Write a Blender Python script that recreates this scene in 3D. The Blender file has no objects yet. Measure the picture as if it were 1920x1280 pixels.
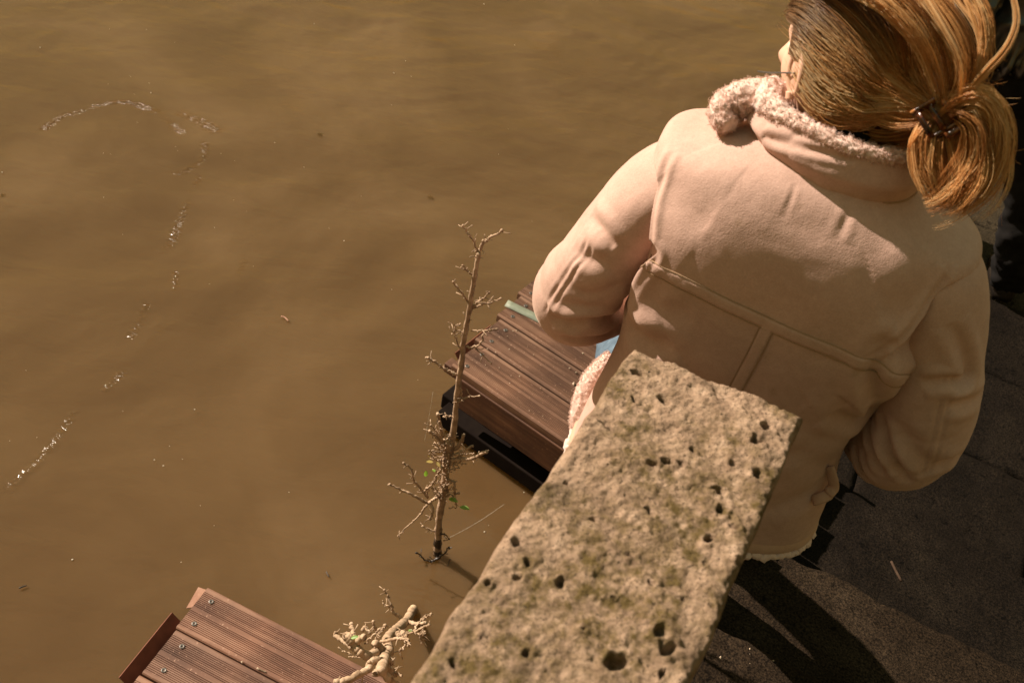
import bpy, bmesh, math, random
import numpy as np
from mathutils import Vector, Matrix
from mathutils.bvhtree import BVHTree

random.seed(7); rng = np.random.default_rng(7)
scene = bpy.context.scene
col = scene.collection
PI = math.pi; RAD = math.radians

# ------------------------------------------------------------------ camera
CAM_H = 2.4; PITCH = RAD(44); ROLL = RAD(12); FPX = 1900.0
_f = np.array([0, math.cos(PITCH), -math.sin(PITCH)])
_u0 = np.array([0, math.sin(PITCH), math.cos(PITCH)]); _r0 = np.array([1.0, 0, 0])
_R = _r0*math.cos(ROLL) + _u0*math.sin(ROLL); _U = _u0*math.cos(ROLL) - _r0*math.sin(ROLL)
CAM = np.array([0, 0, CAM_H])
cd = bpy.data.cameras.new('camera'); co = bpy.data.objects.new('camera', cd); col.objects.link(co)
M = Matrix.Identity(4)
for i in range(3):
    M[i][0] = _R[i]; M[i][1] = _U[i]; M[i][2] = -_f[i]; M[i][3] = CAM[i]
co.matrix_world = M
cd.sensor_width = 36; cd.lens = 36*FPX/1920; cd.clip_start = 0.05; cd.clip_end = 1000
cd.dof.use_dof = True; cd.dof.focus_distance = 2.15; cd.dof.aperture_fstop = 7.0
scene.camera = co

# ------------------------------------------------------------------ light
SUN_AZ, SUN_EL = -65.0, 38.0          # azimuth from +Y, clockwise positive
to_sun = Vector((math.sin(RAD(SUN_AZ))*math.cos(RAD(SUN_EL)), math.cos(RAD(SUN_AZ))*math.cos(RAD(SUN_EL)), math.sin(RAD(SUN_EL))))
w = bpy.data.worlds.new('World'); scene.world = w; w.use_nodes = True
nt = w.node_tree; bg = nt.nodes['Background']
sky = nt.nodes.new('ShaderNodeTexSky'); sky.sky_type = 'NISHITA'; sky.sun_disc = False
sky.sun_elevation = RAD(SUN_EL); sky.sun_rotation = RAD(SUN_AZ)
sky.air_density = 7.4; sky.dust_density = 0.3; sky.ozone_density = 10.0
nt.links.new(sky.outputs[0], bg.inputs[0]); bg.inputs[1].default_value = 0.058
sl = bpy.data.lights.new('sun', 'SUN'); sl.energy = 5.0; sl.angle = RAD(0.53); sl.color = (1, 0.87, 0.73)
so = bpy.data.objects.new('sun', sl); col.objects.link(so)
so.rotation_euler = (-to_sun).to_track_quat('-Z', 'Y').to_euler()
so.location = (-4, 4, 6)
scene.view_settings.view_transform = 'Standard'; scene.view_settings.look = 'None'
scene.view_settings.gamma = 1; scene.view_settings.exposure = 0.93
scene.view_settings.use_curve_mapping = False
scene.cycles.use_denoising = True
scene.cycles.max_bounces = 6

# ------------------------------------------------------------------ design helpers
def ray(x, y):
    return _f + _R*((x-960)/FPX) + _U*((640-y)/FPX)
def at(x, y, z):
    r = ray(x, y); return CAM + r*((z-CAM_H)/r[2])
def aty(x, y, Y):
    r = ray(x, y); return CAM + r*(Y/r[1])

def hash3(ix, iy, iz, seed):
    h = (ix.astype(np.int64)*374761393 + iy.astype(np.int64)*668265263 + iz.astype(np.int64)*2147483647 + seed*974634541) & 0xffffffff
    h = ((h ^ (h >> 13))*1274126177) & 0xffffffff
    h = ((h ^ (h >> 16))*2246822519) & 0xffffffff
    h = h ^ (h >> 15)
    return (h & 0xffffff)/float(0xffffff)
def vnoise(p, scale=1.0, seed=0):
    q = np.asarray(p, float)*scale
    i = np.floor(q).astype(np.int64); f = q-i; f = f*f*f*(f*(f*6-15)+10)
    out = 0
    for dx in (0, 1):
        wx = f[:, 0] if dx else 1-f[:, 0]
        for dy in (0, 1):
            wy = f[:, 1] if dy else 1-f[:, 1]
            for dz in (0, 1):
                wz = f[:, 2] if dz else 1-f[:, 2]
                out = out + wx*wy*wz*hash3(i[:, 0]+dx, i[:, 1]+dy, i[:, 2]+dz, seed)
    return out*2-1
def fbm(p, scale, octs=3, seed=0, gain=.5):
    o = 0; a = 1
    for k in range(octs):
        o = o + a*vnoise(p, scale*2**k, seed+k*17); a *= gain
    return o
def worley(p, scale, seed=0):
    q = np.asarray(p, float)*scale; i = np.floor(q).astype(np.int64)
    best = np.full(len(q), 9.0)
    for dx in (-1, 0, 1):
        for dy in (-1, 0, 1):
            for dz in (-1, 0, 1):
                c = i+np.array([dx, dy, dz])
                pt = c + np.stack([hash3(c[:, 0], c[:, 1], c[:, 2], seed+k) for k in range(3)], 1)
                best = np.minimum(best, np.sum((pt-q)**2, 1))
    return np.sqrt(best)
def smooth01(x):
    x = np.clip(x, 0, 1); return x*x*(3-2*x)
def catmull(P, n):
    """resample control rows (any columns) with a Catmull-Rom spline"""
    P = np.asarray(P, float); m = len(P)
    Q = np.vstack([2*P[0]-P[1], P, 2*P[-1]-P[-2]])
    t = np.linspace(0, m-1, n); k = np.minimum(t.astype(int), m-2); u = (t-k)[:, None]
    a, b, c, d = Q[k], Q[k+1], Q[k+2], Q[k+3]
    return .5*((2*b)+(-a+c)*u+(2*a-5*b+4*c-d)*u**2+(-a+3*b-3*c+d)*u**3)
def polydist(V, P):
    """distance of points V to polyline P, and the parameter along it (0..1)"""
    P = np.asarray(P, float); best = np.full(len(V), 1e9); par = np.zeros(len(V)); n = len(P)-1
    for k in range(n):
        a, b = P[k], P[k+1]; ab = b-a; L = ab@ab+1e-12
        t = np.clip((V-a)@ab/L, 0, 1)
        d = np.linalg.norm(V-(a+t[:, None]*ab), axis=1)
        m = d < best; best[m] = d[m]; par[m] = (k+t[m])/n
    return best, par

# ------------------------------------------------------------------ object helpers
def link(o, parent=None):
    col.objects.link(o)
    if parent is not None: o.parent = parent
    return o
def empty(name, loc=(0, 0, 0), rz=0.0):
    o = bpy.data.objects.new(name, None); o.location = loc; o.rotation_euler = (0, 0, rz); o.empty_display_size = .1
    return link(o)
def tag(o, label=None, cat=None, group=None, kind=None):
    if label: o['label'] = label
    if cat: o['category'] = cat
    if group: o['group'] = group
    if kind: o['kind'] = kind
    return o
def mesh_obj(name, V, Fs, mat=None, parent=None, smooth=True):
    me = bpy.data.meshes.new(name)
    me.from_pydata([tuple(map(float, v)) for v in V], [], [tuple(map(int, f)) for f in Fs]); me.update()
    if smooth: me.shade_smooth()
    if mat: me.materials.append(mat)
    return link(bpy.data.objects.new(name, me), parent)
def np_mesh(name, V, quads, mat=None, parent=None, smooth=True):
    """fast builder for large quad grids"""
    V = np.asarray(V, np.float32); quads = np.asarray(quads, np.int32)
    me = bpy.data.meshes.new(name); nq = len(quads); k = quads.shape[1]
    me.vertices.add(len(V)); me.vertices.foreach_set('co', V.ravel())
    me.loops.add(nq*k); me.loops.foreach_set('vertex_index', quads.ravel())
    me.polygons.add(nq); me.polygons.foreach_set('loop_start', np.arange(0, nq*k, k, dtype=np.int32))
    me.update(calc_edges=True); me.validate()
    if smooth: me.shade_smooth()
    if mat: me.materials.append(mat)
    return link(bpy.data.objects.new(name, me), parent)
def grid_quads(nv, nu, closed=False, off=0, flip=False):
    j, i = np.meshgrid(np.arange(nv-1), np.arange(nu if closed else nu-1), indexing='ij')
    i2 = (i+1) % nu
    q = np.stack([j*nu+i, j*nu+i2, (j+1)*nu+i2, (j+1)*nu+i], -1).reshape(-1, 4)+off
    return q[:, ::-1] if flip else q
def grid_normals(G, closed=True):
    if closed: du = np.roll(G, -1, 1)-np.roll(G, 1, 1)
    else: du = np.gradient(G, axis=1)
    dv = np.gradient(G, axis=0)
    n = np.cross(du, dv); l = np.linalg.norm(n, axis=2, keepdims=True); return n/np.maximum(l, 1e-9)
def frames(path):
    path = np.asarray(path, float); T = np.gradient(path, axis=0); T /= np.linalg.norm(T, axis=1, keepdims=True)+1e-12
    ref = np.array([0, 0, 1.0]) if abs(T[0][2]) < .9 else np.array([0, 1.0, 0])
    N = np.zeros_like(T); B = np.zeros_like(T)
    n = ref-(ref@T[0])*T[0]; n /= np.linalg.norm(n)
    for k in range(len(T)):
        n = n-(n@T[k])*T[k]; n /= np.linalg.norm(n)+1e-12
        N[k] = n; B[k] = np.cross(T[k], n)
    return T, N, B
def tube_geo(path, rad, ns=8, caps=True, off=0, squash=1.0):
    path = np.asarray(path, float); n = len(path); rad = np.broadcast_to(np.asarray(rad, float), (n,))
    T, N, B = frames(path); a = np.linspace(0, 2*PI, ns, endpoint=False)
    G = path[:, None]+rad[:, None, None]*(np.cos(a)[None, :, None]*N[:, None]+squash*np.sin(a)[None, :, None]*B[:, None])
    V = G.reshape(-1, 3); Fs = [tuple(q) for q in grid_quads(n, ns, True, off)]
    if caps:
        Fs.append(tuple(off+k for k in range(ns))[::-1]); Fs.append(tuple(off+(n-1)*ns+k for k in range(ns)))
    return V, Fs
class MB:
    def __init__(s): s.V = []; s.F = []; s.n = 0
    def add(s, V, Fs):
        s.V.extend(list(map(tuple, V))); s.F.extend([tuple(i+s.n for i in f) for f in Fs]); s.n += len(V); return s
    def tube(s, path, rad, ns=8, squash=1.0):
        V, Fs = tube_geo(path, rad, ns, squash=squash); return s.add(V, Fs)
    def box(s, c, size, ax=None):
        c = np.asarray(c, float); h = np.asarray(size, float)/2
        ax = np.eye(3) if ax is None else np.asarray(ax, float)
        V = [c+ax.T@(h*np.array([x, y, z])) for z in (-1, 1) for y in (-1, 1) for x in (-1, 1)]
        return s.add(V, [(0, 2, 3, 1), (4, 5, 7, 6), (0, 1, 5, 4), (2, 6, 7, 3), (0, 4, 6, 2), (1, 3, 7, 5)])
    def build(s, name, mat, parent=None, smooth=True): return mesh_obj(name, s.V, s.F, mat, parent, smooth)
def bevel(o, wdt=.003, seg=2):
    m = o.modifiers.new('bevel', 'BEVEL'); m.width = wdt; m.segments = seg; m.limit_method = 'ANGLE'; return o

# ------------------------------------------------------------------ materials
def new_mat(name):
    m = bpy.data.materials.new(name); m.use_nodes = True
    return m, m.node_tree, m.node_tree.nodes['Principled BSDF']
def N_(nt, typ, **kw):
    n = nt.nodes.new(typ)
    for k, v in kw.items():
        if k.startswith('i_'):
            key = k[2:]; n.inputs[int(key) if key.isdigit() else key].default_value = v
        else: setattr(n, k, v)
    return n
def coords(nt, kind='Object'): return nt.nodes.new('ShaderNodeTexCoord').outputs[kind]
def noise(nt, vec, scale, detail=4, rough=.55, dist=0.0):
    n = nt.nodes.new('ShaderNodeTexNoise'); n.inputs['Scale'].default_value = scale; n.inputs['Detail'].default_value = detail
    n.inputs['Roughness'].default_value = rough; n.inputs['Distortion'].default_value = dist
    nt.links.new(vec, n.inputs['Vector']); return n.outputs['Fac']
def ramp(nt, fac, stops):
    r = nt.nodes.new('ShaderNodeValToRGB'); nt.links.new(fac, r.inputs[0]); e = r.color_ramp.elements
    while len(e) < len(stops): e.new(.5)
    for k, (p, c) in enumerate(stops): e[k].position = p; e[k].color = (*c, 1) if len(c) == 3 else c
    return r.outputs[0]
def mix(nt, fac, a, b, mode='MIX'):
    n = nt.nodes.new('ShaderNodeMix'); n.data_type = 'RGBA'; n.blend_type = mode
    for sock, v in ((n.inputs[0], fac), (n.inputs[6], a), (n.inputs[7], b)):
        if hasattr(v, 'is_linked') or hasattr(v, 'links'): nt.links.new(v, sock)
        else: sock.default_value = v if not isinstance(v, tuple) else ((*v, 1) if len(v) == 3 else v)
    return n.outputs[2]
def bump(nt, bsdf, height, strength=.3, dist=.01, prev=None):
    b = nt.nodes.new('ShaderNodeBump'); b.inputs['Strength'].default_value = strength; b.inputs['Distance'].default_value = dist
    nt.links.new(height, b.inputs['Height'])
    if prev is not None: nt.links.new(prev, b.inputs['Normal'])
    if bsdf is not None: nt.links.new(b.outputs[0], bsdf.inputs['Normal'])
    return b.outputs[0]
MAT = {}
def suede():
    m, nt, b = new_mat('suede'); v = coords(nt)
    c = ramp(nt, noise(nt, v, 9, 5, .6), [(.3, (.43, .270, .225)), (.55, (.52, .330, .282)), (.75, (.585, .38, .325))])
    st = ramp(nt, noise(nt, v, 26, 2, .5), [(.66, (0, 0, 0)), (.80, (.8, .8, .8))])
    c = mix(nt, st, c, (.38, .24, .165))
    fine = noise(nt, v, 420, 3, .6)
    c = mix(nt, .35, c, ramp(nt, noise(nt, v, 70, 5, .7), [(.3, (.38, .245, .20)), (.7, (.62, .415, .35))]))
    c = mix(nt, .25, c, ramp(nt, fine, [(.3, (.33, .20, .14)), (.7, (.64, .42, .31))]))
    nt.links.new(c, b.inputs['Base Color'])
    b.inputs['Roughness'].default_value = .92; b.inputs['Specular IOR Level'].default_value = .12
    b.inputs['Sheen Weight'].default_value = .25; b.inputs['Sheen Roughness'].default_value = .45; b.inputs['Sheen Tint'].default_value = (1, .8, .62, 1)
    n1 = bump(nt, None, noise(nt, v, 45, 4, .6), .25, .004)
    bump(nt, b, fine, .4, .0015, n1); return m
MAT['suede'] = suede()
def simple(name, stops, scale, rough=.8, spec=.3, bscale=None, bstr=.3, bdist=.003, sheen=0, metallic=0, detail=5):
    m, nt, b = new_mat(name); v = coords(nt)
    nt.links.new(ramp(nt, noise(nt, v, scale, detail, .6), stops), b.inputs['Base Color'])
    b.inputs['Roughness'].default_value = rough; b.inputs['Specular IOR Level'].default_value = spec
    b.inputs['Sheen Weight'].default_value = sheen; b.inputs['Metallic'].default_value = metallic
    if bscale: bump(nt, b, noise(nt, v, bscale, 4, .6), bstr, bdist)
    return m
MAT['fleece'] = simple('fleece', [(.3, (.60, .42, .35)), (.7, (.76, .56, .48))], 60, .95, .08, 260, .7, .003, sheen=.4)
MAT['skin'] = simple('skin', [(.3, (.62, .36, .25)), (.7, (.70, .43, .31))], 20, .5, .35, 300, .1, .001)
MAT['denim'] = simple('denim', [(.3, (.06, .09, .125)), (.7, (.11, .155, .20))], 60, .85, .2, 700, .4, .001)
MAT['dark_cloth'] = simple('dark_cloth', [(.3, (.006, .005, .005)), (.7, (.012, .010, .009))], 30, .9, .15, 300, .3, .002)
MAT['black_shirt'] = simple('black_shirt', [(.3, (.010, .008, .008)), (.7, (.018, .015, .013))], 30, .9, .15, 300, .3, .002)
MAT['leather'] = simple('leather', [(.3, (.008, .007, .007)), (.7, (.016, .014, .013))], 30, .40, 1.0, 90, .25, .004)
MAT['shoe'] = simple('shoe', [(.3, (.010, .007, .005)), (.7, (.022, .015, .010))], 30, .45, .4, 90, .2, .003)
MAT['dark_hair'] = simple('dark_hair', [(.3, (.02, .013, .008)), (.7, (.05, .03, .018))], 60, .5, .4)
MAT['seam'] = simple('seam', [(.3, (.30, .19, .12)), (.7, (.36, .235, .15))], 60, .95, .1, 300, .3, .002)
MAT['tape'] = simple('tape', [(.3, (.44, .27, .185)), (.7, (.53, .335, .235))], 30, .93, .1, 350, .35, .002, sheen=.2)
def stone():
    m, nt, b = new_mat('parapet_stone'); v = coords(nt)
    base = ramp(nt, noise(nt, v, 34, 8, .68), [(.24, (.13, .082, .050)), (.42, (.27, .176, .114)), (.58, (.42, .282, .190)), (.76, (.60, .42, .30))])
    lich = ramp(nt, noise(nt, v, 6.5, 5, .65, .4), [(.42, (0, 0, 0)), (.58, (1, 1, 1))])
    lfine = ramp(nt, noise(nt, v, 42, 6, .7), [(.40, (0, 0, 0)), (.60, (1, 1, 1))])
    lf = N_(nt, 'ShaderNodeMath', operation='MULTIPLY'); nt.links.new(lich, lf.inputs[0]); nt.links.new(lfine, lf.inputs[1])
    c = mix(nt, lf.outputs[0], base, (.125, .083, .030))
    dk = ramp(nt, noise(nt, v, 13, 6, .7), [(.56, (0, 0, 0)), (.68, (1, 1, 1))])
    dk2 = N_(nt, 'ShaderNodeMath', operation='MULTIPLY', i_1=.30); nt.links.new(dk, dk2.inputs[0])
    c = mix(nt, dk2.outputs[0], c, (.075, .056, .040))
    sp = ramp(nt, noise(nt, v, 330, 3, .6), [(.60, (0, 0, 0)), (.68, (1, 1, 1))])
    c = mix(nt, sp, c, (.05, .035, .022))
    nt.links.new(c, b.inputs['Base Color']); b.inputs['Roughness'].default_value = .95; b.inputs['Specular IOR Level'].default_value = .15
    n1 = bump(nt, None, noise(nt, v, 150, 8, .75), .8, .009)
    vo = N_(nt, 'ShaderNodeTexVoronoi', i_Scale=230.0); nt.links.new(v, vo.inputs['Vector'])
    bump(nt, b, vo.outputs['Distance'], .35, .004, n1); return m
MAT['stone'] = stone()
def step_mat(name, lo, mid, hi, step_rough=.9):
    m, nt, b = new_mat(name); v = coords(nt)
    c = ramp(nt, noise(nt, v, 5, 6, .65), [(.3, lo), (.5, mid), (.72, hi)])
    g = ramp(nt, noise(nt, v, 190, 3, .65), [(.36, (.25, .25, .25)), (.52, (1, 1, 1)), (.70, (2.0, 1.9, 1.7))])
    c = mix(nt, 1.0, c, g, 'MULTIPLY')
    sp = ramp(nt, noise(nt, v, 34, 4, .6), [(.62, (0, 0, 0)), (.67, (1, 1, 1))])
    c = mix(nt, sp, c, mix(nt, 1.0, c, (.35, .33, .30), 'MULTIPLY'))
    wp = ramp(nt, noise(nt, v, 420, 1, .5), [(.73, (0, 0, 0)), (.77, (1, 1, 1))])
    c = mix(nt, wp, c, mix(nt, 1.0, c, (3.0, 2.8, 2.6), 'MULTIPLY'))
    nt.links.new(c, b.inputs['Base Color']); b.inputs['Roughness'].default_value = step_rough; b.inputs['Specular IOR Level'].default_value = .06
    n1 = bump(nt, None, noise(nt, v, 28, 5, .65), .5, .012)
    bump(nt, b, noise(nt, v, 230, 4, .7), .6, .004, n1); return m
MAT['step'] = step_mat('step_stone', (.010, .0062, .0036), (.019, .0122, .0074), (.033, .0220, .0138))  # stone toned down: the shade over the stairs is in its colour
MAT['shaded_step'] = step_mat('shaded_step_stone', (.0045, .003, .002), (.008, .0054, .0036), (.014, .0098, .0065), .8)  # same stone darker still, painting deeper shade on the lowest levels
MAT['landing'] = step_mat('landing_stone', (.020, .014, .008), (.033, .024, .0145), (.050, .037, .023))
def wood(name, lo, mid, hi):
    m, nt, b = new_mat(name); v = coords(nt)
    mp = N_(nt, 'ShaderNodeMapping'); mp.inputs['Scale'].default_value = (3, 60, 60); nt.links.new(v, mp.inputs[0])
    oi = nt.nodes.new('ShaderNodeObjectInfo')
    g = noise(nt, mp.outputs[0], 1.0, 6, .65, .3)
    c = ramp(nt, g, [(.28, lo), (.5, mid), (.75, hi)])
    big = ramp(nt, noise(nt, v, 9, 5, .6), [(.3, (.62, .60, .58)), (.7, (1.2, 1.17, 1.12))])
    c = mix(nt, 1.0, c, big, 'MULTIPLY')
    vr = ramp(nt, oi.outputs['Random'], [(0, (.80, .80, .82)), (1, (1.15, 1.1, 1.05))])
    c = mix(nt, 1.0, c, vr, 'MULTIPLY')
    ds = ramp(nt, noise(nt, v, 130, 3, .6), [(.64, (0, 0, 0)), (.70, (1, 1, 1))])
    c = mix(nt, ds, c, hi)
    nt.links.new(c, b.inputs['Base Color']); b.inputs['Roughness'].default_value = .72; b.inputs['Specular IOR Level'].default_value = .35
    bump(nt, b, g, .35, .002); return m
MAT['board'] = wood('deck_board_wood', (.095, .042, .025), (.172, .085, .054), (.30, .175, .122))
MAT['board_dark'] = wood('worn_deck_wood', (.070, .033, .019), (.125, .064, .039), (.24, .14, .095))
MAT['fascia'] = wood('fascia_wood', (.05, .020, .010), (.10, .042, .020), (.17, .085, .045))
MAT['red_metal'] = simple('red_painted_metal', [(.3, (.10, .026, .012)), (.7, (.17, .05, .024))], 25, .6, .4, 90, .2, .002)
MAT['rust_light'] = simple('faded_metal', [(.3, (.34, .17, .11)), (.7, (.45, .25, .17))], 60, .7, .3, 120, .3, .002)
MAT['black_beam'] = simple('black_beam', [(.3, (.008, .005, .004)), (.7, (.012, .008, .006))], 25, .9, .05)
MAT['screw'] = simple('screw_metal', [(.3, (.05, .045, .04)), (.7, (.16, .14, .12))], 300, .45, .5, metallic=.6)
MAT['greenstrip'] = simple('pale_green_strip', [(.3, (.13, .145, .105)), (.7, (.22, .235, .175))], 30, .6, .4, 60, .3, .003)
MAT['dull_stick'] = simple('dull_stick', [(.3, (.035, .020, .012)), (.7, (.07, .042, .026))], 60, .85, .15)
MAT['pebble'] = simple('pebble', [(.3, (.35, .25, .17)), (.7, (.60, .47, .35))], 90, .8, .3)
MAT['bark'] = simple('bark', [(.3, (.19, .125, .08)), (.55, (.37, .25, .165)), (.75, (.52, .375, .26))], 55, .85, .2, 130, .5, .004, detail=8)
MAT['pale_bark'] = simple('pale_bark', [(.28, (.17, .105, .062)), (.5, (.36, .245, .155)), (.75, (.54, .395, .275))], 45, .8, .25, 120, .5, .004, detail=8)
MAT['wet_bark'] = simple('wet_bark', [(.3, (.012, .008, .006)), (.7, (.035, .022, .014))], 55, .35, .5, 130, .4, .003)
MAT['cut_wood'] = simple('cut_wood', [(.3, (.36, .24, .14)), (.7, (.55, .40, .26))], 120, .8, .2)
def leaf_mat(name, a, b_):
    m, nt, b = new_mat(name); v = coords(nt)
    nt.links.new(ramp(nt, noise(nt, v, 80, 3), [(.3, a), (.7, b_)]), b.inputs['Base Color']); b.inputs['Roughness'].default_value = .45
    tr = nt.nodes.new('ShaderNodeBsdfTranslucent'); tr.inputs[0].default_value = (b_[0]*1.6, b_[1]*1.7, b_[2], 1)
    ms = nt.nodes.new('ShaderNodeMixShader'); ms.inputs[0].default_value = .4
    out = nt.nodes['Material Output']; nt.links.new(b.outputs[0], ms.inputs[1]); nt.links.new(tr.outputs[0], ms.inputs[2]); nt.links.new(ms.outputs[0], out.inputs[0]); return m
MAT['leaf'] = leaf_mat('green_leaf', (.10, .20, .02), (.20, .34, .05))
MAT['pale_leaf'] = leaf_mat('pale_leaf', (.45, .35, .10), (.60, .48, .20))
def water_mat():
    m, nt, b = new_mat('muddy_water'); v = coords(nt)
    c = ramp(nt, noise(nt, v, .75, 5, .55, 1.6), [(.30, (.076, .0410, .0165)), (.5, (.094, .0525, .0220)), (.70, (.118, .0685, .0310))])
    nt.links.new(c, b.inputs['Base Color'])
    b.inputs['Roughness'].default_value = .03; b.inputs['IOR'].default_value = 1.33
    b.subsurface_method = 'BURLEY'
    b.inputs['Subsurface Weight'].default_value = .8; b.inputs['Subsurface Radius'].default_value = (1.0, .75, .4); b.inputs['Subsurface Scale'].default_value = .07
    mp = N_(nt, 'ShaderNodeMapping'); mp.inputs['Scale'].default_value = (1.0, 2.2, 1); mp.inputs['Rotation'].default_value = (0, 0, RAD(28)); nt.links.new(v, mp.inputs[0])
    n1 = bump(nt, None, noise(nt, mp.outputs[0], 3.2, 3, .5, .6), .18, .05)
    n2 = bump(nt, None, noise(nt, mp.outputs[0], 20, 3, .55, .4), .11, .01, n1)
    at_ = N_(nt, 'ShaderNodeAttribute', attribute_name='ripple')                 # wavelets of the shear line, broken and fine
    m2 = N_(nt, 'ShaderNodeMapping'); m2.inputs['Scale'].default_value = (1.0, 2.6, 1); m2.inputs['Rotation'].default_value = (0, 0, RAD(-38)); nt.links.new(v, m2.inputs[0])
    h0 = N_(nt, 'ShaderNodeMath', operation='SUBTRACT', i_1=.5); nt.links.new(noise(nt, m2.outputs[0], 32, 3, .55, .3), h0.inputs[0])
    hn = N_(nt, 'ShaderNodeMath', operation='MULTIPLY'); nt.links.new(h0.outputs[0], hn.inputs[0]); nt.links.new(at_.outputs['Fac'], hn.inputs[1])
    bump(nt, b, hn.outputs[0], 1.0, .013, n2)
    rg = N_(nt, 'ShaderNodeMath', operation='MULTIPLY_ADD', i_1=.11, i_2=.03); nt.links.new(at_.outputs['Fac'], rg.inputs[0]); nt.links.new(rg.outputs[0], b.inputs['Roughness']); return m
MAT['water'] = water_mat()
def hair_mat():
    m, nt, b = new_mat('blonde_hair')
    a = N_(nt, 'ShaderNodeAttribute', attribute_name='tint'); s = nt.nodes.new('ShaderNodeSeparateColor'); nt.links.new(a.outputs['Color'], s.inputs[0])
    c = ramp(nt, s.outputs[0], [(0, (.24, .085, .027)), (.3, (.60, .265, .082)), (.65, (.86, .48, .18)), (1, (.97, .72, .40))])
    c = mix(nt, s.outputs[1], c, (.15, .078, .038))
    nt.links.new(c, b.inputs['Base Color']); b.inputs['Roughness'].default_value = .38; b.inputs['Specular IOR Level'].default_value = .45
    tr = nt.nodes.new('ShaderNodeBsdfTranslucent'); nt.links.new(c, tr.inputs[0])
    ms = nt.nodes.new('ShaderNodeMixShader'); ms.inputs[0].default_value = .42
    out = nt.nodes['Material Output']; nt.links.new(b.outputs[0], ms.inputs[1]); nt.links.new(tr.outputs[0], ms.inputs[2]); nt.links.new(ms.outputs[0], out.inputs[0]); return m
MAT['hair'] = hair_mat()
MAT['scalp'] = simple('hair_underlayer', [(.3, (.07, .035, .014)), (.7, (.14, .07, .028))], 120, .7, .2)
MAT['tortoise'] = simple('tortoiseshell', [(.42, (.018, .006, .003)), (.52, (.10, .025, .008)), (.62, (.36, .15, .05))], 70, .2, .5)
def glass():
    m, nt, b = new_mat('bubble_film'); b.inputs['Transmission Weight'].default_value = 1; b.inputs['Roughness'].default_value = .02; b.inputs['IOR'].default_value = 1.12
    b.inputs['Base Color'].default_value = (1, .97, .92, 1); return m
MAT['bubble'] = glass()
MAT['foam'] = simple('foam', [(.3, (.5, .42, .3)), (.7, (.8, .72, .6))], 90, .5, .4)
MAT['thread'] = simple('spider_silk', [(.3, (.5, .45, .38)), (.7, (.7, .65, .55))], 90, .4, .5)
MAT['quay'] = MAT['landing']
def curl_mat():
    m, nt, b = new_mat('fleece_curl'); b.inputs['Base Color'].default_value = (.86, .66, .57, 1); b.inputs['Roughness'].default_value = .9; b.inputs['Specular IOR Level'].default_value = .05
    tr = nt.nodes.new('ShaderNodeBsdfTranslucent'); tr.inputs[0].default_value = (.88, .68, .58, 1)
    ms = nt.nodes.new('ShaderNodeMixShader'); ms.inputs[0].default_value = .5
    out = nt.nodes['Material Output']; nt.links.new(b.outputs[0], ms.inputs[1]); nt.links.new(tr.outputs[0], ms.inputs[2]); nt.links.new(ms.outputs[0], out.inputs[0]); return m
MAT['curl'] = curl_mat()
# ================================================================== setting
PAZ = RAD(19.5)                                  # direction of the parapet and the stairs
AX_T = np.array([math.sin(PAZ), math.cos(PAZ), 0]); AX_S = np.array([math.cos(PAZ), -math.sin(PAZ), 0])
def st(s, t, z=0.0): return AX_S*s+AX_T*t+np.array([0, 0, z])
def to_st(p): return np.array([p[:2]@AX_S[:2], p[:2]@AX_T[:2]])

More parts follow.
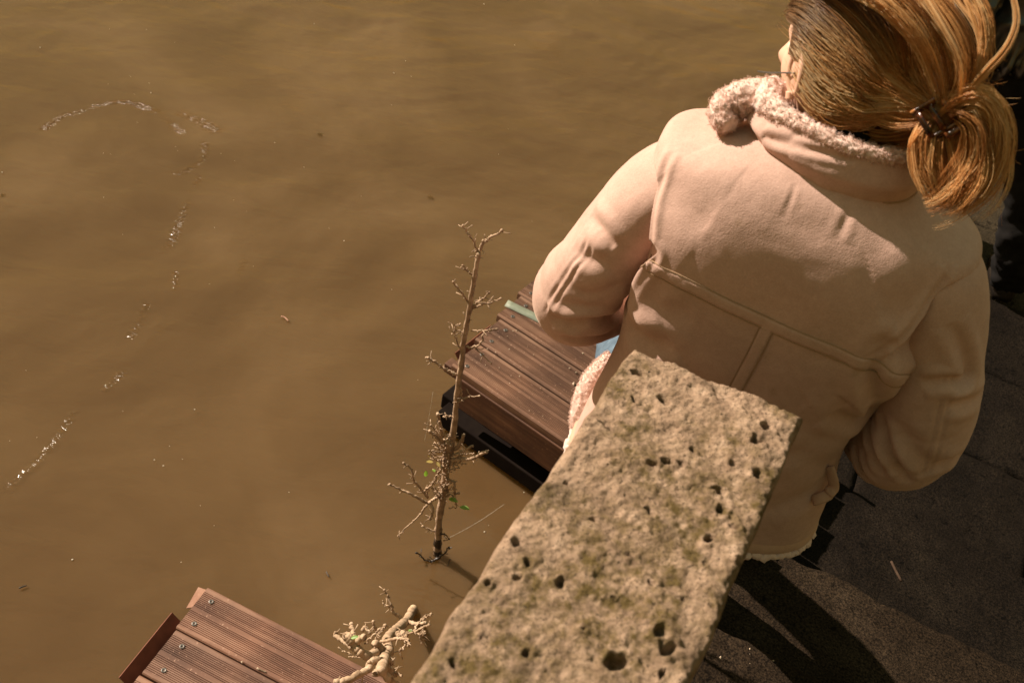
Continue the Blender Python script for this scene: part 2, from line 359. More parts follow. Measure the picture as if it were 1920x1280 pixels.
# ---- water: one sheet, fine where it is near, with the ripples of the current as relief
def axis_pts(br, steps, far):
    fine = np.concatenate([np.arange(a, b, s) for a, b, s in zip(br[:-1], br[1:], steps)]); g = .014*1.35**np.arange(1, 60); g = np.cumsum(g); g = g[g < far]
    return np.concatenate([fine[0]-g[::-1], fine, fine[-1]+g])
def make_water():
    xs = axis_pts([-3.0, -2.35, -.85, 1.6], [.016, .0085, .016], 220); ys = axis_pts([.75, 1.35, 3.45, 6.4], [.016, .0085, .016], 260)
    X, Y = np.meshgrid(xs, ys); P = np.stack([X.ravel(), Y.ravel(), np.zeros(X.size)], 1)
    near = np.exp(-np.maximum(0, np.hypot(P[:, 0], P[:, 1]-3)-3.5)/6)
    ca, sa = math.cos(RAD(30)), math.sin(RAD(30))
    Q = np.stack([P[:, 0]*ca+P[:, 1]*sa, (-P[:, 0]*sa+P[:, 1]*ca)*1.8, P[:, 2]], 1)
    Q[:, :2] += .25*np.stack([vnoise(P, 1.1, 5), vnoise(P, 1.1, 6)], 1)
    h = .0060*vnoise(Q, 1.7, 1)+.0026*vnoise(Q, 4.2, 2)
    rough = smooth01((P[:, 1]-1.6+.35*P[:, 0]+.5*vnoise(P, .9, 9))/3.2)      # livelier further out
    h = h+rough*(.0022*vnoise(Q, 9, 3)+.0011*vnoise(Q, 19, 4))
    lines = [ # crest lines of the eddy: pixels, height, width
        ([(80, 243), (118, 216), (168, 199), (215, 191), (262, 196), (292, 216), (335, 252)], .0015, .022),
        ([(130, 232), (180, 214), (230, 206), (272, 214)], .0004, .014),
        ([(330, 222), (362, 246), (404, 246)], .0020, .016), ([(300, 200), (335, 225), (372, 262)], .0022, .018),
        ([(372, 165), (412, 181)], .0020, .013), ([(352, 205), (374, 220)], .0018, .013), ([(452, 145), (482, 158)], .0016, .014),
        ([(520, 205), (560, 220)], .0014, .016), ([(560, 155), (602, 168)], .0014, .016), ([(610, 118), (640, 135)], .0012, .016),
        ([(378, 276), (376, 300), (330, 325)], .0036, .016), ([(352, 372), (334, 412), (324, 452)], .0044, .015),
        ([(318, 452), (300, 470), (316, 470)], .0040, .013), ([(458, 490), (452, 508)], .0040, .012),
        ([(274, 578), (266, 600), (252, 625)], .0050, .014), ([(296, 605), (270, 645)], .0048, .013), ([(322, 610), (302, 622)], .0052, .012),
        ([(330, 515), (328, 545)], .0036, .012), ([(228, 705), (200, 728)], .0048, .015),
        ([(138, 775), (108, 822), (84, 852), (40, 895), (-30, 945)], .0034, .016), ([(30, 905), (5, 950), (-20, 985)], .0030, .015),
        ([(430, 400), (428, 470), (450, 530), (490, 570)], .0022, .03), ([(250, 520), (180, 600), (90, 720)], .0026, .05),
        ([(700, 60), (760, 90), (840, 100)], .002, .03), ([(900, 20), (960, 60), (1010, 110)], .0018, .025), ([(1190, 10), (1230, 40), (1290, 130)], .0018, .02),
        ([(1100, 130), (1140, 150)], .0016, .016)]
    sub = (P[:, 0] > -3) & (P[:, 0] < 1.7) & (P[:, 1] > .7) & (P[:, 1] < 6.4)
    idx = np.nonzero(sub)[0]; Ps = P[idx]
    for px, hh, wd in lines:
        L = catmull([at(x, y, 0) for x, y in px], 9*len(px))
        lo, hi = L.min(0)-4*wd-.05, L.max(0)+4*wd+.05
        k = np.nonzero((Ps[:, 0] > lo[0]) & (Ps[:, 0] < hi[0]) & (Ps[:, 1] > lo[1]) & (Ps[:, 1] < hi[1]))[0]
        if not len(k): continue
        d, par = polydist(Ps[k]+.006*np.stack([vnoise(Ps[k], 40, 3), vnoise(Ps[k], 40, 4), 0*k], 1), L)
        wd = wd*.45; hh = hh*.45*.8
        fade = np.clip(4*par*(1-par), 0, 1)**.6*np.clip(.55+1.3*vnoise(Ps[k], 22, 12), 0, 1.25)
        h[idx[k]] += hh*fade*(np.exp(-(d/wd)**2/2)-.35*np.exp(-((d-2.4*wd)/wd)**2/2))+hh*.30*vnoise(Ps[k], 38, 15)*np.exp(-(d/(3*wd))**2)*np.clip(4*par*(1-par), 0, 1)
    # where the current shears, the surface breaks into fine wavelets that catch the sun
    rip = np.zeros(len(P))
    for px, wd, amt in [([(84, 242), (118, 219), (152, 210), (190, 198), (226, 193), (256, 198)], .020, 2.5), ([(256, 198), (300, 215), (340, 248)], .03, 1.3), ([(340, 215), (372, 228), (402, 245)], .035, 1.5), ([(384, 272), (380, 300), (345, 322), (328, 326)], .018, 1.9),
                        ([(376, 330), (350, 380), (338, 410), (322, 452), (304, 468)], .018, 1.8), ([(460, 488), (450, 508)], .014, 1.8), ([(330, 512), (328, 546)], .014, 1.4), ([(276, 575), (264, 602), (246, 632)], .017, 1.5), ([(324, 606), (300, 624)], .014, 1.6),
                        ([(230, 700), (198, 730)], .018, 1.1), ([(138, 776), (108, 820), (78, 856), (36, 896), (-20, 930)], .016, .85), ([(30, 915), (-10, 965)], .016, .7), ([(440, 120), (520, 160), (620, 215)], .12, .22), ([(900, 10), (1000, 60), (1080, 130)], .16, .2), ([(640, 90), (760, 70), (860, 110)], .15, .15)]:
        L = catmull([at(x, y, 0) for x, y in px] if len(px) > 2 else [at(*px[0], 0), (at(*px[0], 0)+at(*px[1], 0))/2, at(*px[1], 0)], 24)
        lo, hi = L.min(0)-4*wd, L.max(0)+4*wd; k = np.nonzero((Ps[:, 0] > lo[0]) & (Ps[:, 0] < hi[0]) & (Ps[:, 1] > lo[1]) & (Ps[:, 1] < hi[1]))[0]
        wd = wd*(.72 if wd < .05 else 1); d, par_ = polydist(Ps[k], L); rip[idx[k]] = np.maximum(rip[idx[k]], amt*np.exp(-(d/wd)**2)*np.clip(.75+.8*vnoise(Ps[k], 9, 19), 0, 1.2))
    P[:, 2] = h*near
    o = np_mesh('water', P, grid_quads(len(ys), len(xs)), MAT['water'])
    o.data.attributes.new('ripple', 'FLOAT', 'POINT').data.foreach_set('value', rip.astype(np.float32))
    return tag(o, 'muddy brown river water with soft ripples', kind='structure')
make_water()

# ---- rough stone blocks
def block(name, s0, s1, t0, t1, z, thick, mat, parent=None, res=.012, rnd=.010, hfun=None, edge=.004, origin=None, seed=0, rows=5):
    ns, ntt = max(4, int((s1-s0)/res)), max(4, int((t1-t0)/res))
    S, T = np.meshgrid(np.linspace(s0, s1, ns), np.linspace(t0, t1, ntt)); S = S.ravel(); T = T.ravel()
    P = np.stack([S, T, 0*S], 1)
    d = np.minimum(np.minimum(S-s0, s1-S), np.minimum(T-t0, t1-T))
    rr = rnd*(1+.7*vnoise(P, 22, seed+3))
    k = np.clip(1-d/rr, 0, 1); zz = z-rr*(1-np.sqrt(np.maximum(0, 1-k*k)))
    if hfun is not None: zz = zz+hfun(P)
    # ragged outline
    wob = lambda q, sd: edge*(fbm(q, 14, 3, sd))
    Sx = S+wob(P, seed+21)*np.clip(1-d/.03, 0, 1); Tx = T+wob(P, seed+31)*np.clip(1-d/.03, 0, 1)
    top = np.stack([Sx, Tx, zz], 1).reshape(ntt, ns, 3)
    loop = [(0, i) for i in range(ns)]+[(j, ns-1) for j in range(1, ntt)]+[(ntt-1, i) for i in range(ns-2, -1, -1)]+[(j, 0) for j in range(ntt-2, 0, -1)]
    L = np.array([top[a] for a in loop]); n = len(L); V = [top.reshape(-1, 3)]
    cen = np.array([(s0+s1)/2, (t0+t1)/2, 0]); offs = [np.array([a*ns+b for a, b in loop])]
    base = ns*ntt
    for r in range(1, rows+1):
        R = L.copy(); R[:, 2] = L[:, 2]*(1-r/rows)+(z-thick)*(r/rows)
        if r < rows:
            nn = fbm(R, 16, 3, seed+41); R[:, 0] += np.sign(R[:, 0]-cen[0])*nn*edge*.6; R[:, 1] += np.sign(R[:, 1]-cen[1])*nn*edge*.3
        V.append(R); offs.append(np.arange(base, base+n)); base += n
    q = [grid_quads(ntt, ns)]
    for r in range(rows):
        a, b = offs[r], offs[r+1]; a2, b2 = np.roll(a, -1), np.roll(b, -1)
        q.append(np.stack([a, b, b2, a2], 1))
    V = np.vstack(V); q = np.vstack(q)
    org = np.array([(s0+s1)/2, (t0+t1)/2, z-thick]) if origin is None else np.array(origin)
    o = np_mesh(name, V-org, q, mat, parent)
    Wp = AX_S*org[0]+AX_T*org[1]; 
    if parent is None: o.location = (Wp[0], Wp[1], org[2]); o.rotation_euler = (0, 0, -PAZ)
    else: o.location = org
    return o
def st_empty(name):
    return empty(name, (0, 0, 0), -PAZ)          # local x = s, local y = t

# ---- parapet with its coping stone, standing between the water and the stairs
PAR_Z = 1.5
def coping_height(P):
    h = .0030*fbm(P, 18, 2, 3, .6)+.0013*fbm(P, 85, 2, 4, .7)+.0030*(.5-worley(P, 135, 8))+.0013*vnoise(P, 240, 9)
    wl = worley(P+.004*np.stack([vnoise(P, 90, 1), vnoise(P, 90, 2), 0*P[:, 0]], 1), 28, 5)
    pits = [(1245, 742, 17), (1190, 740, 9), (1250, 868, 10), (1222, 868, 9), (1275, 872, 8), (1130, 790, 9), (1350, 922, 11), (1352, 958, 10), (1330, 1010, 12), (1425, 892, 13),
            (1420, 830, 13), (1385, 1055, 10), (1218, 962, 8), (965, 1020, 8), (990, 1055, 9), (967, 1082, 7), (1052, 1092, 11), (915, 1090, 7), (1222, 1095, 8),
            (1240, 1190, 12), (1255, 1215, 12), (1160, 1246, 17), (990, 1222, 9), (1245, 1266, 9), (1330, 1135, 6), (1110, 975, 6), (848, 1245, 8), (1060, 902, 5),
            (1200, 690, 14), (1375, 985, 8), (1150, 1120, 5), (1300, 840, 6), (1180, 1040, 6), (1440, 800, 12), (1320, 1060, 5), (900, 1190, 6), (1090, 1180, 6), (1375, 870, 6), (1280, 1120, 5)]
    for x, y, r in pits:
        c = to_st(at(x, y, PAR_Z)); rr = r/1700.0*.92
        q = P[:, :2]-c; 
        q = q+.75*rr*np.stack([vnoise(P, 95, 31), vnoise(P, 95, 32)], 1)
        d = np.hypot(q[:, 0]*(1+.25*math.sin(x)), q[:, 1]*(1+.25*math.cos(y)))
        h -= (1.25*rr+.004)*smooth01((1.12*rr-d)/(.55*rr))-.0022*np.exp(-((d-1.35*rr)/(.5*rr))**2)
    # worn end: shallow shelf beyond a ragged break
    c1 = to_st(at(1090, 800, PAR_Z)); 
    br = P[:, 1]-(c1[1]+.012+.14*np.clip(P[:, 0]+.11, 0, 1)+.012*vnoise(P, 30, 77))
    h -= .011*smooth01(br/.014)*np.clip(1-(P[:, 0]+.17)/.17, 0, 1)
    h -= .02*smooth01((P[:, 1]-.95-.02*vnoise(P, 25, 78))/.05)*.6
    return h
par = st_empty('stone_parapet')
tag(par, 'pitted tan stone parapet with rough flat top in the foreground', 'parapet')
cop = block('coping_stone', -.180, .057, -.75, .992, PAR_Z, .24, MAT['stone'], par, .0022, .010, coping_height, .0026, seed=11, rows=14)
zc = PAR_Z-.245
for r in range(5):
    hgt = .34; z1 = zc-r*hgt-.004*r
    cuts = [-.75, -.33, .18, .60, .955] if r % 2 else [-.75, -.12, .36, .955]
    for a, b_ in zip(cuts[:-1], cuts[1:]):
        block('stone_block', -.165, .045, a+.004, b_-.004, z1, hgt, MAT['stone'], par, .03, .012, None, .005, seed=int(50+r*7+a*10), rows=6)

# ---- stairs and landing
def step_h(P): return .0022*fbm(P, 9, 4, 61, .6)+.0012*fbm(P, 50, 2, 62)
stairs = st_empty('stairs'); tag(stairs, 'worn stone stairs, darkened for shade, going down beside the parapet', kind='structure')
nos = [1.50, 1.87, 2.26]
lv = [.30, .22, .14]
t0 = -1.2; up = []
for k in range(8): up.append((1.50-.33*(k+1), .30+.16*(k+1)))     # the flight up towards the viewer
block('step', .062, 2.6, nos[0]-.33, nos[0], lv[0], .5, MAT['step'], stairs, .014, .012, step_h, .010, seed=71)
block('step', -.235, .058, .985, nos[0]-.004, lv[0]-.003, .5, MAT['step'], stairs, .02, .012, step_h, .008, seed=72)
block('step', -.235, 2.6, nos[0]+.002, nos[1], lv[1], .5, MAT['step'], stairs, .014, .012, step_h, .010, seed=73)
block('step', .03, 2.6, nos[1]+.002, nos[2], lv[2], .5, MAT['shaded_step'], stairs, .014, .012, step_h, .010, seed=74)
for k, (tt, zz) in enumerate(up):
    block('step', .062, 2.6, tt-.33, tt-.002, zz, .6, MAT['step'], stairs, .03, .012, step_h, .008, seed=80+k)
land = st_empty('landing'); tag(land, 'low stone landing along the water beyond the stairs', kind='structure')
tj = [2.262, 2.72, 3.17, 3.62, 4.1, 4.6, 5.2, 6.0]
for k in range(len(tj)-1):
    sj = [.06, .62, 1.18, 1.75, 2.6] if k % 2 else [.06, .36, .90, 1.45, 2.05, 2.6]
    for a, b_ in zip(sj[:-1], sj[1:]):
        block('paving_slab', a+.0015, b_-.0015, tj[k]+.0015, tj[k+1]-.0015, .07+.003*random.random(), .4, MAT['shaded_step'] if k <= 2 else MAT['landing'], land, .018, .007, step_h, .003, seed=100+k*9+int(a*10))  # rows next to the stairs carry the painted shade as well
quay = st_empty('quay'); tag(quay, 'upper stone quay behind the stairs', kind='structure')
block('paving', -.9, 2.6, -6, -1.465, 1.52, 2.6, MAT['landing'], quay, .15, .02, None, .004, seed=150)

# ---- decks of grooved boards
def board_mesh(L, Wd=.126, T=.026):
    prof = [(-Wd/2, 0), (-Wd/2, T-.003), (-Wd/2+.003, T)]
    y = -Wd/2+.011
    def band(y):
        for g in range(10):
            prof.extend([(y, T), (y+.0007, T-.0022), (y+.0025, T-.0022), (y+.0032, T)]); y += .0046
        return y
    y = band(y); y = band(y+.010)
    prof.extend([(Wd/2-.003, T), (Wd/2, T-.003), (Wd/2, 0)])
    n = len(prof); V = []
    for x in (0, L):
        V.extend([(x, a, b) for a, b in prof])
    Fs = [(k, k+n, (k+1) % n+n, (k+1) % n) for k in range(n)]
    Fs += [tuple(range(n)), tuple(range(n, 2*n))[::-1]]
    me = bpy.data.meshes.new('board'); me.from_pydata(V, [], [f[::-1] for f in Fs]); me.update(); return me
def screw_mesh():
    mb = MB(); a = np.linspace(0, 2*PI, 14, endpoint=False)
    V = [(.0062*math.cos(x), .0062*math.sin(x), .0008) for x in a]+[(.0048*math.cos(x), .0048*math.sin(x), .0014) for x in a]+[(.0022*math.cos(x), .0022*math.sin(x), .0010) for x in a]+[(.0020*math.cos(x), .0020*math.sin(x), -.0015) for x in a]
    q = [tuple(f) for f in grid_quads(4, 14, True)]; q.append(tuple(range(42, 56)))
    mb.add(V, q); me = bpy.data.meshes.new('screw'); me.from_pydata(mb.V, [], mb.F); me.update(); me.materials.append(MAT['screw']); return me
SCREW = screw_mesh()
def deck(name, corner, ang, nb, L, z, label, jitter, mat):
    root = empty(name, (corner[0], corner[1], z), ang); tag(root, label, 'deck', 'wooden decks at the water')
    me = board_mesh(L); me.materials.append(mat)
    for k in range(nb):
        o = link(bpy.data.objects.new('board', me), root); o.location = (jitter[k], .065+k*.1305, -.026+.0015*((k*7) % 3-1))
        for yy in (-.034, .034):
            s = link(bpy.data.objects.new('screw', SCREW), root); s.location = (jitter[k]+.035+.006*math.sin(k*5+yy*90), .065+k*.1305+yy, .0015*((k*7) % 3-1)); s.rotation_euler = (0, 0, k+yy*30)
    wd = nb*.1305
    for xx in (.10, L*.5, L-.1):
        bevel(MB().box((xx, wd/2, -.062), (.05, wd-.03, .07)).build('joist', MAT['fascia'], root, False), .003)
    return root, wd
c = at(866, 696, .30); c2 = at(1065, 832, .30); ang = math.atan2(c2[1]-c[1], c2[0]-c[0])
_e = at(1010, 505, .30)-at(846, 684, .30); _sk = (_e[0]*math.cos(ang)+_e[1]*math.sin(ang))/(-_e[0]*math.sin(ang)+_e[1]*math.cos(ang))*.1305
up_deck, wd = deck('wooden_deck', at(846, 684, .30), ang, 5, .95, .30, 'brown grooved wooden deck beside the tall bare sapling, reaching behind the woman', [_sk*k for k in range(5)], MAT['board_dark'])
bevel(MB().box((.50, .012, -.088), (.92, .028, .118)).build('fascia_board', MAT['fascia'], up_deck, False), .004)
bevel(MB().box((.12, .055, -.075), (.34, .035, .035)).build('beam', MAT['fascia'], up_deck, False), .003)
bevel(MB().box((.36, .028, -.245), (.76, .06, .06)).build('float_beam', MAT['black_beam'], up_deck, False), .004)
bevel(MB().box((.30, .30, -.235), (.70, .5, .06)).build('float_beam', MAT['black_beam'], up_deck, False), .004)
def plate(root, y0, y1, out0, out1, z0, z1, mat, name='end_plate'):
    V = [(out0, y0, z0), (out0, y1, z0), (out1, y1, z1), (out1, y0, z1)]
    o = mesh_obj(name, V, [(0, 1, 2, 3)], mat, root, False); m = o.modifiers.new('solid', 'SOLIDIFY'); m.thickness = .004; m.offset = 0; return o
plate(up_deck, .055, .225, .0, -.030, -.045, -.012, MAT['red_metal'])
V = [(.0, -.01, -.12), (-.05, -.03, -.13), (-.045, .04, -.12), (.0, .05, -.10)]
low_c = at(391, 1098, .12); low_e = at(690, 1251, .12); ang2 = math.atan2(low_e[1]-low_c[1], low_e[0]-low_c[0])
# boards run towards the viewer from the far edge: place the origin nb boards nearer
nb2 = 4; ey = np.array([-math.sin(ang2), math.cos(ang2)])
org2 = low_c[:2]-ey*nb2*.1305
low_deck, wd2 = deck('wooden_deck', org2, ang2, nb2, 1.0, .12, 'brown grooved wooden deck corner at the lower left, under the leaning cut tree', [.008, .004, .006, 0], MAT['board'])
bevel(MB().box((.52, wd2-.012, -.075), (.9, .028, .09)).build('fascia_board', MAT['fascia'], low_deck, False), .004)
plate(low_deck, .235, .425, .004, -.036, -.050, -.010, MAT['red_metal'])
o = mesh_obj('end_plate', [(-.028, wd2-.005, -.02), (-.022, wd2-.062, -.03), (.03, wd2-.02, -.03), (.012, wd2+.002, -.022)], [(0, 1, 2, 3)], MAT['rust_light'], low_deck, False)
m_ = o.modifiers.new('solid', 'SOLIDIFY'); m_.thickness = .004
bevel(MB().box((.45, .2, -.115), (.80, .36, .09)).build('float_beam', MAT['black_beam'], low_deck, False), .004)
# pale strip lying over the boards of the far deck
p0, p1, p2, p3 = [at(x, y, .304) for x, y in ((953, 562), (1078, 622), (1071, 634), (946, 573))]
V = []
for u in np.linspace(0, 1, 14):
    wob_ = .003*math.sin(u*9); a = p0*(1-u)+p1*u; b_ = p3*(1-u)+p2*u
    V.append(a+[0, 0, -.002]); V.append(b_+[0, 0, -.002])
o = mesh_obj('rubber_strip', V, [(2*k, 2*k+1, 2*k+3, 2*k+2) for k in range(13)], MAT['greenstrip']); tag(o, 'pale green strip lying across the deck boards beside the sleeve', 'strip')
m_ = o.modifiers.new('solid', 'SOLIDIFY'); m_.thickness = .002; m_.offset = 1
# crumbs on the boards
def crumbs(name, root_pts, label):
    mb = MB()
    for (p, r) in root_pts:
        ico = [(0, 0, 1), (1, 0, 0), (0, 1, 0), (-1, 0, 0), (0, -1, 0), (0, 0, -1)]
        V = [np.array(p)+r*np.array(v)*(.6+.7*rng.random(3)) for v in ico]
        mb.add(V, [(0, 1, 2), (0, 2, 3), (0, 3, 4), (0, 4, 1), (5, 2, 1), (5, 3, 2), (5, 4, 3), (5, 1, 4)])
    return tag(mb.build(name, MAT['pebble'], None, False), label, 'debris', kind='stuff')
pts = [(at(1076, 719, .303), .006), (at(1085, 727, .303), .004), (at(1080, 698, .303), .0035), (at(1068, 690, .303), .003), (at(1093, 662, .303), .003), (at(990, 545, .303), .006), (at(962, 620, .303), .003)]
for k in range(46):
    pts.append((at(880+rng.random()*220, 600+rng.random()*200, .302), .001+.0018*rng.random()**2))
pts = [(p, r) for p, r in pts if (lambda q: 0.02 < q[0] < .9 and .02 < q[1] < .62)((np.array([[math.cos(ang), math.sin(ang)], [-math.sin(ang), math.cos(ang)]])@(p[:2]-at(846, 684, .3)[:2])))]
crumbs('grit', pts, 'pale grit scattered over the far deck boards')
pts = [(at(483+u*14, 1252+u*6, .121), .0028) for u in np.linspace(0, 1, 6)]+[(at(454, 1240, .121), .003)]
crumbs('grit', pts, 'row of tiny pebbles lodged between the near deck boards')
stk = catmull([at(1671, 1052, .308), at(1680, 1070, .308), at(1690, 1089, .307)], 8); V, Fs = tube_geo(stk, .0035, 7)
tag(mesh_obj('fallen_stick', V, Fs, MAT['dull_stick']), 'short brown stick lying on the dark stone step', 'stick')
pts = [(np.append(at(1330+rng.random()*590, 960+rng.random()*320, .30)[:2], .3015), .0012+.0022*rng.random()**2) for k in range(90)]
pts = [(p, r) for p, r in pts if 1.19 < to_st(p)[1] < 1.48 and to_st(p)[0] > .09]
o = crumbs('grit', pts, 'fine pale grit strewn on the stone step by the parapet')
# ================================================================== the woman in the shearling jacket
WG = .30                                         # step she stands on
WAZ = RAD(14); WPOS = np.array([.385, 1.25])
woman = empty('person', (WPOS[0], WPOS[1], WG), -WAZ)
tag(woman, 'woman in tan shearling jacket seen from behind, blonde hair clipped up, looking at the water', 'person')
_c, _s = math.cos(WAZ), math.sin(WAZ)
def w2l(p):                                      # world -> woman's frame (z stays world height)
    q = np.asarray(p, float)-np.array([WPOS[0], WPOS[1], 0]); return np.array([q[0]*_c-q[1]*_s, q[0]*_s+q[1]*_c, q[2]])
def lshift(V): V = np.array(V, float); V[..., 2] -= WG; return V
CAML = w2l(CAM)
def rayl(x, y): r = ray(x, y); return np.array([r[0]*_c-r[1]*_s, r[0]*_s+r[1]*_c, r[2]])
def aty_l(x, y, Y): r = rayl(x, y); return CAML+r*((Y-CAML[1])/r[1])
def atx_l(x, y, X): r = rayl(x, y); return CAML+r*((X-CAML[0])/r[0])
def bvh_of(G, closed=True):
    nv, nu = G.shape[:2]; V = G.reshape(-1, 3)
    return BVHTree.FromPolygons([tuple(v) for v in V], [tuple(q) for q in grid_quads(nv, nu, closed)])
def pick(bvh, pts, n=None):
    out = []
    for x, y in pts:
        d = Vector(rayl(x, y)).normalized(); h = bvh.ray_cast(Vector(CAML), d)
        if h[0] is None: h = bvh.find_nearest(Vector(CAML)+d*1.45)
        out.append(np.array(h[0]))
    return catmull(out, n or 8*len(out)) if len(out) > 2 else catmull([out[0], (out[0]+out[1])/2, out[1]], n or 16)
def crease(G, nrm, line, depth, width, bulge=0.0, bw=2.2, ends=True):
    V = G.reshape(-1, 3); lo, hi = line.min(0)-5*width, line.max(0)+5*width
    k = np.nonzero(np.all((V > lo) & (V < hi), 1))[0]
    if not len(k): return G
    d, par = polydist(V[k], line)
    f = np.clip(4*par*(1-par), 0, 1)**.5 if ends else np.ones(len(k))
    amt = -depth*np.exp(-(d/width)**2)+bulge*np.exp(-((d-bw*width)/(1.2*width))**2)
    V = V.copy(); V[k] += nrm.reshape(-1, 3)[k]*(amt*f)[:, None]
    return V.reshape(G.shape)
def sew(name, G, closed=True, mat=None, parent=None, caps=False, flip=False):
    nv, nu = G.shape[:2]; q = grid_quads(nv, nu, closed, flip=flip)
    return np_mesh(name, lshift(G.reshape(-1, 3)), q, mat, parent)

# ---- jacket body: rings from the hem to the neck  (w, back, front, z side, z back, yc, exponent)
RINGS = [(.238, .150, .165, .925, .935, .020, 2.5), (.238, .150, .165, .96, .965, .020, 2.5), (.230, .146, .160, 1.05, 1.05, .018, 2.5), (.214, .135, .15, 1.16, 1.165, .014, 2.5),
         (.210, .132, .15, 1.26, 1.26, .010, 2.6), (.224, .138, .16, 1.36, 1.36, .010, 3.0), (.240, .142, .165, 1.45, 1.45, .010, 3.5), (.243, .139, .16, 1.525, 1.525, .012, 3.2),
         (.244, .129, .145, 1.578, 1.580, .014, 2.7), (.236, .114, .125, 1.612, 1.614, .016, 2.5), (.188, .100, .105, 1.630, 1.638, .018, 2.2), (.140, .086, .088, 1.647, 1.652, .02, 2.1), (.092, .070, .075, 1.664, 1.664, .022, 2.0)]
def torso_grid(nu=400, nv=270):
    K = catmull(RINGS, nv); th = np.linspace(0, 2*PI, nu, endpoint=False)
    c, s = np.cos(th), np.sin(th)
    G = np.zeros((nv, nu, 3))
    for j in range(nv):
        w_, db, df, zl, zb, yc, e = K[j]
        cx = np.sign(c)*np.abs(c)**(2/e); sy = np.sign(s)*np.abs(s)**(2/e)
        G[j, :, 0] = w_*cx; G[j, :, 1] = yc+np.where(s > 0, df, db)*sy; G[j, :, 2] = zl*c*c+zb*s*s
    return G
T = torso_grid(); n = grid_normals(T)
V = T.reshape(-1, 3)
low = .0020*fbm(V, 6, 2, 201)+.0005*fbm(V, 30, 2, 205)
# soft body shaping: blades, small of the back, slack above the hem
back = np.exp(-((V[:, 1]+.12)/.09)**2)
low += back*(.003*np.exp(-(((V[:, 0]-.11)/.07)**2+((V[:, 2]-1.50)/.07)**2))+.003*np.exp(-(((V[:, 0]+.11)/.07)**2+((V[:, 2]-1.50)/.07)**2)))
low -= back*.005*np.exp(-((V[:, 0]/.03)**2))*smooth01((1.62-V[:, 2])/.2)*.5
low += back*.0045*np.sin(V[:, 0]*23+2.2*np.sin(V[:, 2]*14)+V[:, 2]*6)*smooth01((1.36-V[:, 2])/.2)
V = V+n.reshape(-1, 3)*low[:, None]; V[:, 2] -= .045*V[:, 0]*smooth01((V[:, 2]-1.35)/.2); T = V.reshape(T.shape)
tb = bvh_of(T)
YOKE = pick(tb, [(1196, 488), (1225, 502), (1300, 540), (1440, 607), (1560, 658), (1650, 694), (1692, 708)], 70)
CENT = pick(tb, [(1441, 609), (1412, 668), (1376, 735), (1340, 805)], 40)
ARML = pick(tb, [(1243, 240), (1205, 300), (1178, 360), (1162, 420), (1158, 470), (1160, 530), (1175, 590)], 50)
ARMR = pick(tb, [(1846, 476), (1838, 540), (1805, 610), (1765, 672), (1722, 716), (1690, 750), (1660, 780)], 50)
# set the armholes in: outside the seam the body panel drops away under the sleeve
for line, sg in ((ARML, -1), (ARMR, 1)):
    V = T.reshape(-1, 3); o_ = np.argsort(line[:, 2]); zs, ys_, xs_ = line[o_, 2], line[o_, 1], np.abs(line[o_, 0])
    ysm = np.interp(V[:, 2], zs, ys_); inz = smooth01((V[:, 2]-zs[0]+.02)/.04)*smooth01((1.592-V[:, 2])/.035)
    amt = smooth01((V[:, 1]-ysm-.001)/.016)*smooth01((.11-V[:, 1])/.03)*smooth01((np.abs(V[:, 0])-np.interp(V[:, 2], zs, xs_)+.010)/.012)*inz*(V[:, 0]*sg > 0)
    V = V.copy(); V[:, 0] -= sg*.034*amt; T = V.reshape(T.shape)
for line, dp, wd, bl in ((ARML, .002, .005, .003), (ARMR, .002, .005, .003)):
    T = crease(T, n, line, dp, wd, bl)
folds = [ # drawn folds of the back
    ([(1722, 722), (1680, 750), (1630, 756)], .005, .012, .004), ([(1660, 790), (1625, 775), (1560, 775)], .012, .014, .008),
    ([(1640, 830), (1560, 810), (1470, 790)], .005, .022, .004), ([(1175, 600), (1215, 640), (1260, 640)], .010, .018, .006), ([(1170, 560), (1230, 570), (1300, 590)], .004, .02, .003),
    ([(1596, 392), (1582, 420), (1570, 452)], .0014, .005, .001), ([(1492, 345), (1480, 380), (1466, 412)], .0014, .003, .0004),
    ([(1560, 870), (1500, 850), (1430, 855)], .005, .02, .004), ([(1545, 905), (1480, 940), (1430, 960)], .004, .018, .003), ([(1780, 520), (1720, 570), (1650, 590)], .006, .03, .004), ([(1240, 330), (1270, 380), (1330, 420)], .004, .03, .003)]
for px, dp, wd, bl in folds: T = crease(T, n, pick(tb, px), dp, wd, bl)
# thickness at the hem: turn the lower edge in
jacket = sew('jacket', T, True, MAT['suede'], woman)
tb = bvh_of(T)
def strip_on(bvhs, line, half, lift, name, mat, parent, taper=False):
    """a sewn band lying on the surface along a line"""
    L = np.asarray(line); m = len(L); prof = [(-1, -.0012), (-.93, .6), (-.5, 1), (0, .9), (.5, 1), (.93, .6), (1, -.0012)]
    G = np.zeros((m, len(prof), 3)); Tn = np.gradient(L, axis=0); Tn /= np.linalg.norm(Tn, axis=1, keepdims=True)
    for k in range(m):
        h = bvhs.find_nearest(Vector(L[k])); nn = np.array(h[1]); nn = nn if nn@(CAML-L[k]) > 0 else -nn
        sd = np.cross(Tn[k], nn); sd /= np.linalg.norm(sd)
        for i, (a, b_) in enumerate(prof):
            q = L[k]+sd*a*half; hq = bvhs.find_nearest(Vector(q)); G[k, i] = np.array(hq[0])+nn*(lift*b_ if b_ > 0 else b_)
    return sew(name, G, False, mat, parent)
strip_on(tb, YOKE, .0105, .0020, 'yoke_band', MAT['suede'], jacket)
strip_on(tb, CENT, .0095, .0020, 'centre_band', MAT['suede'], jacket)
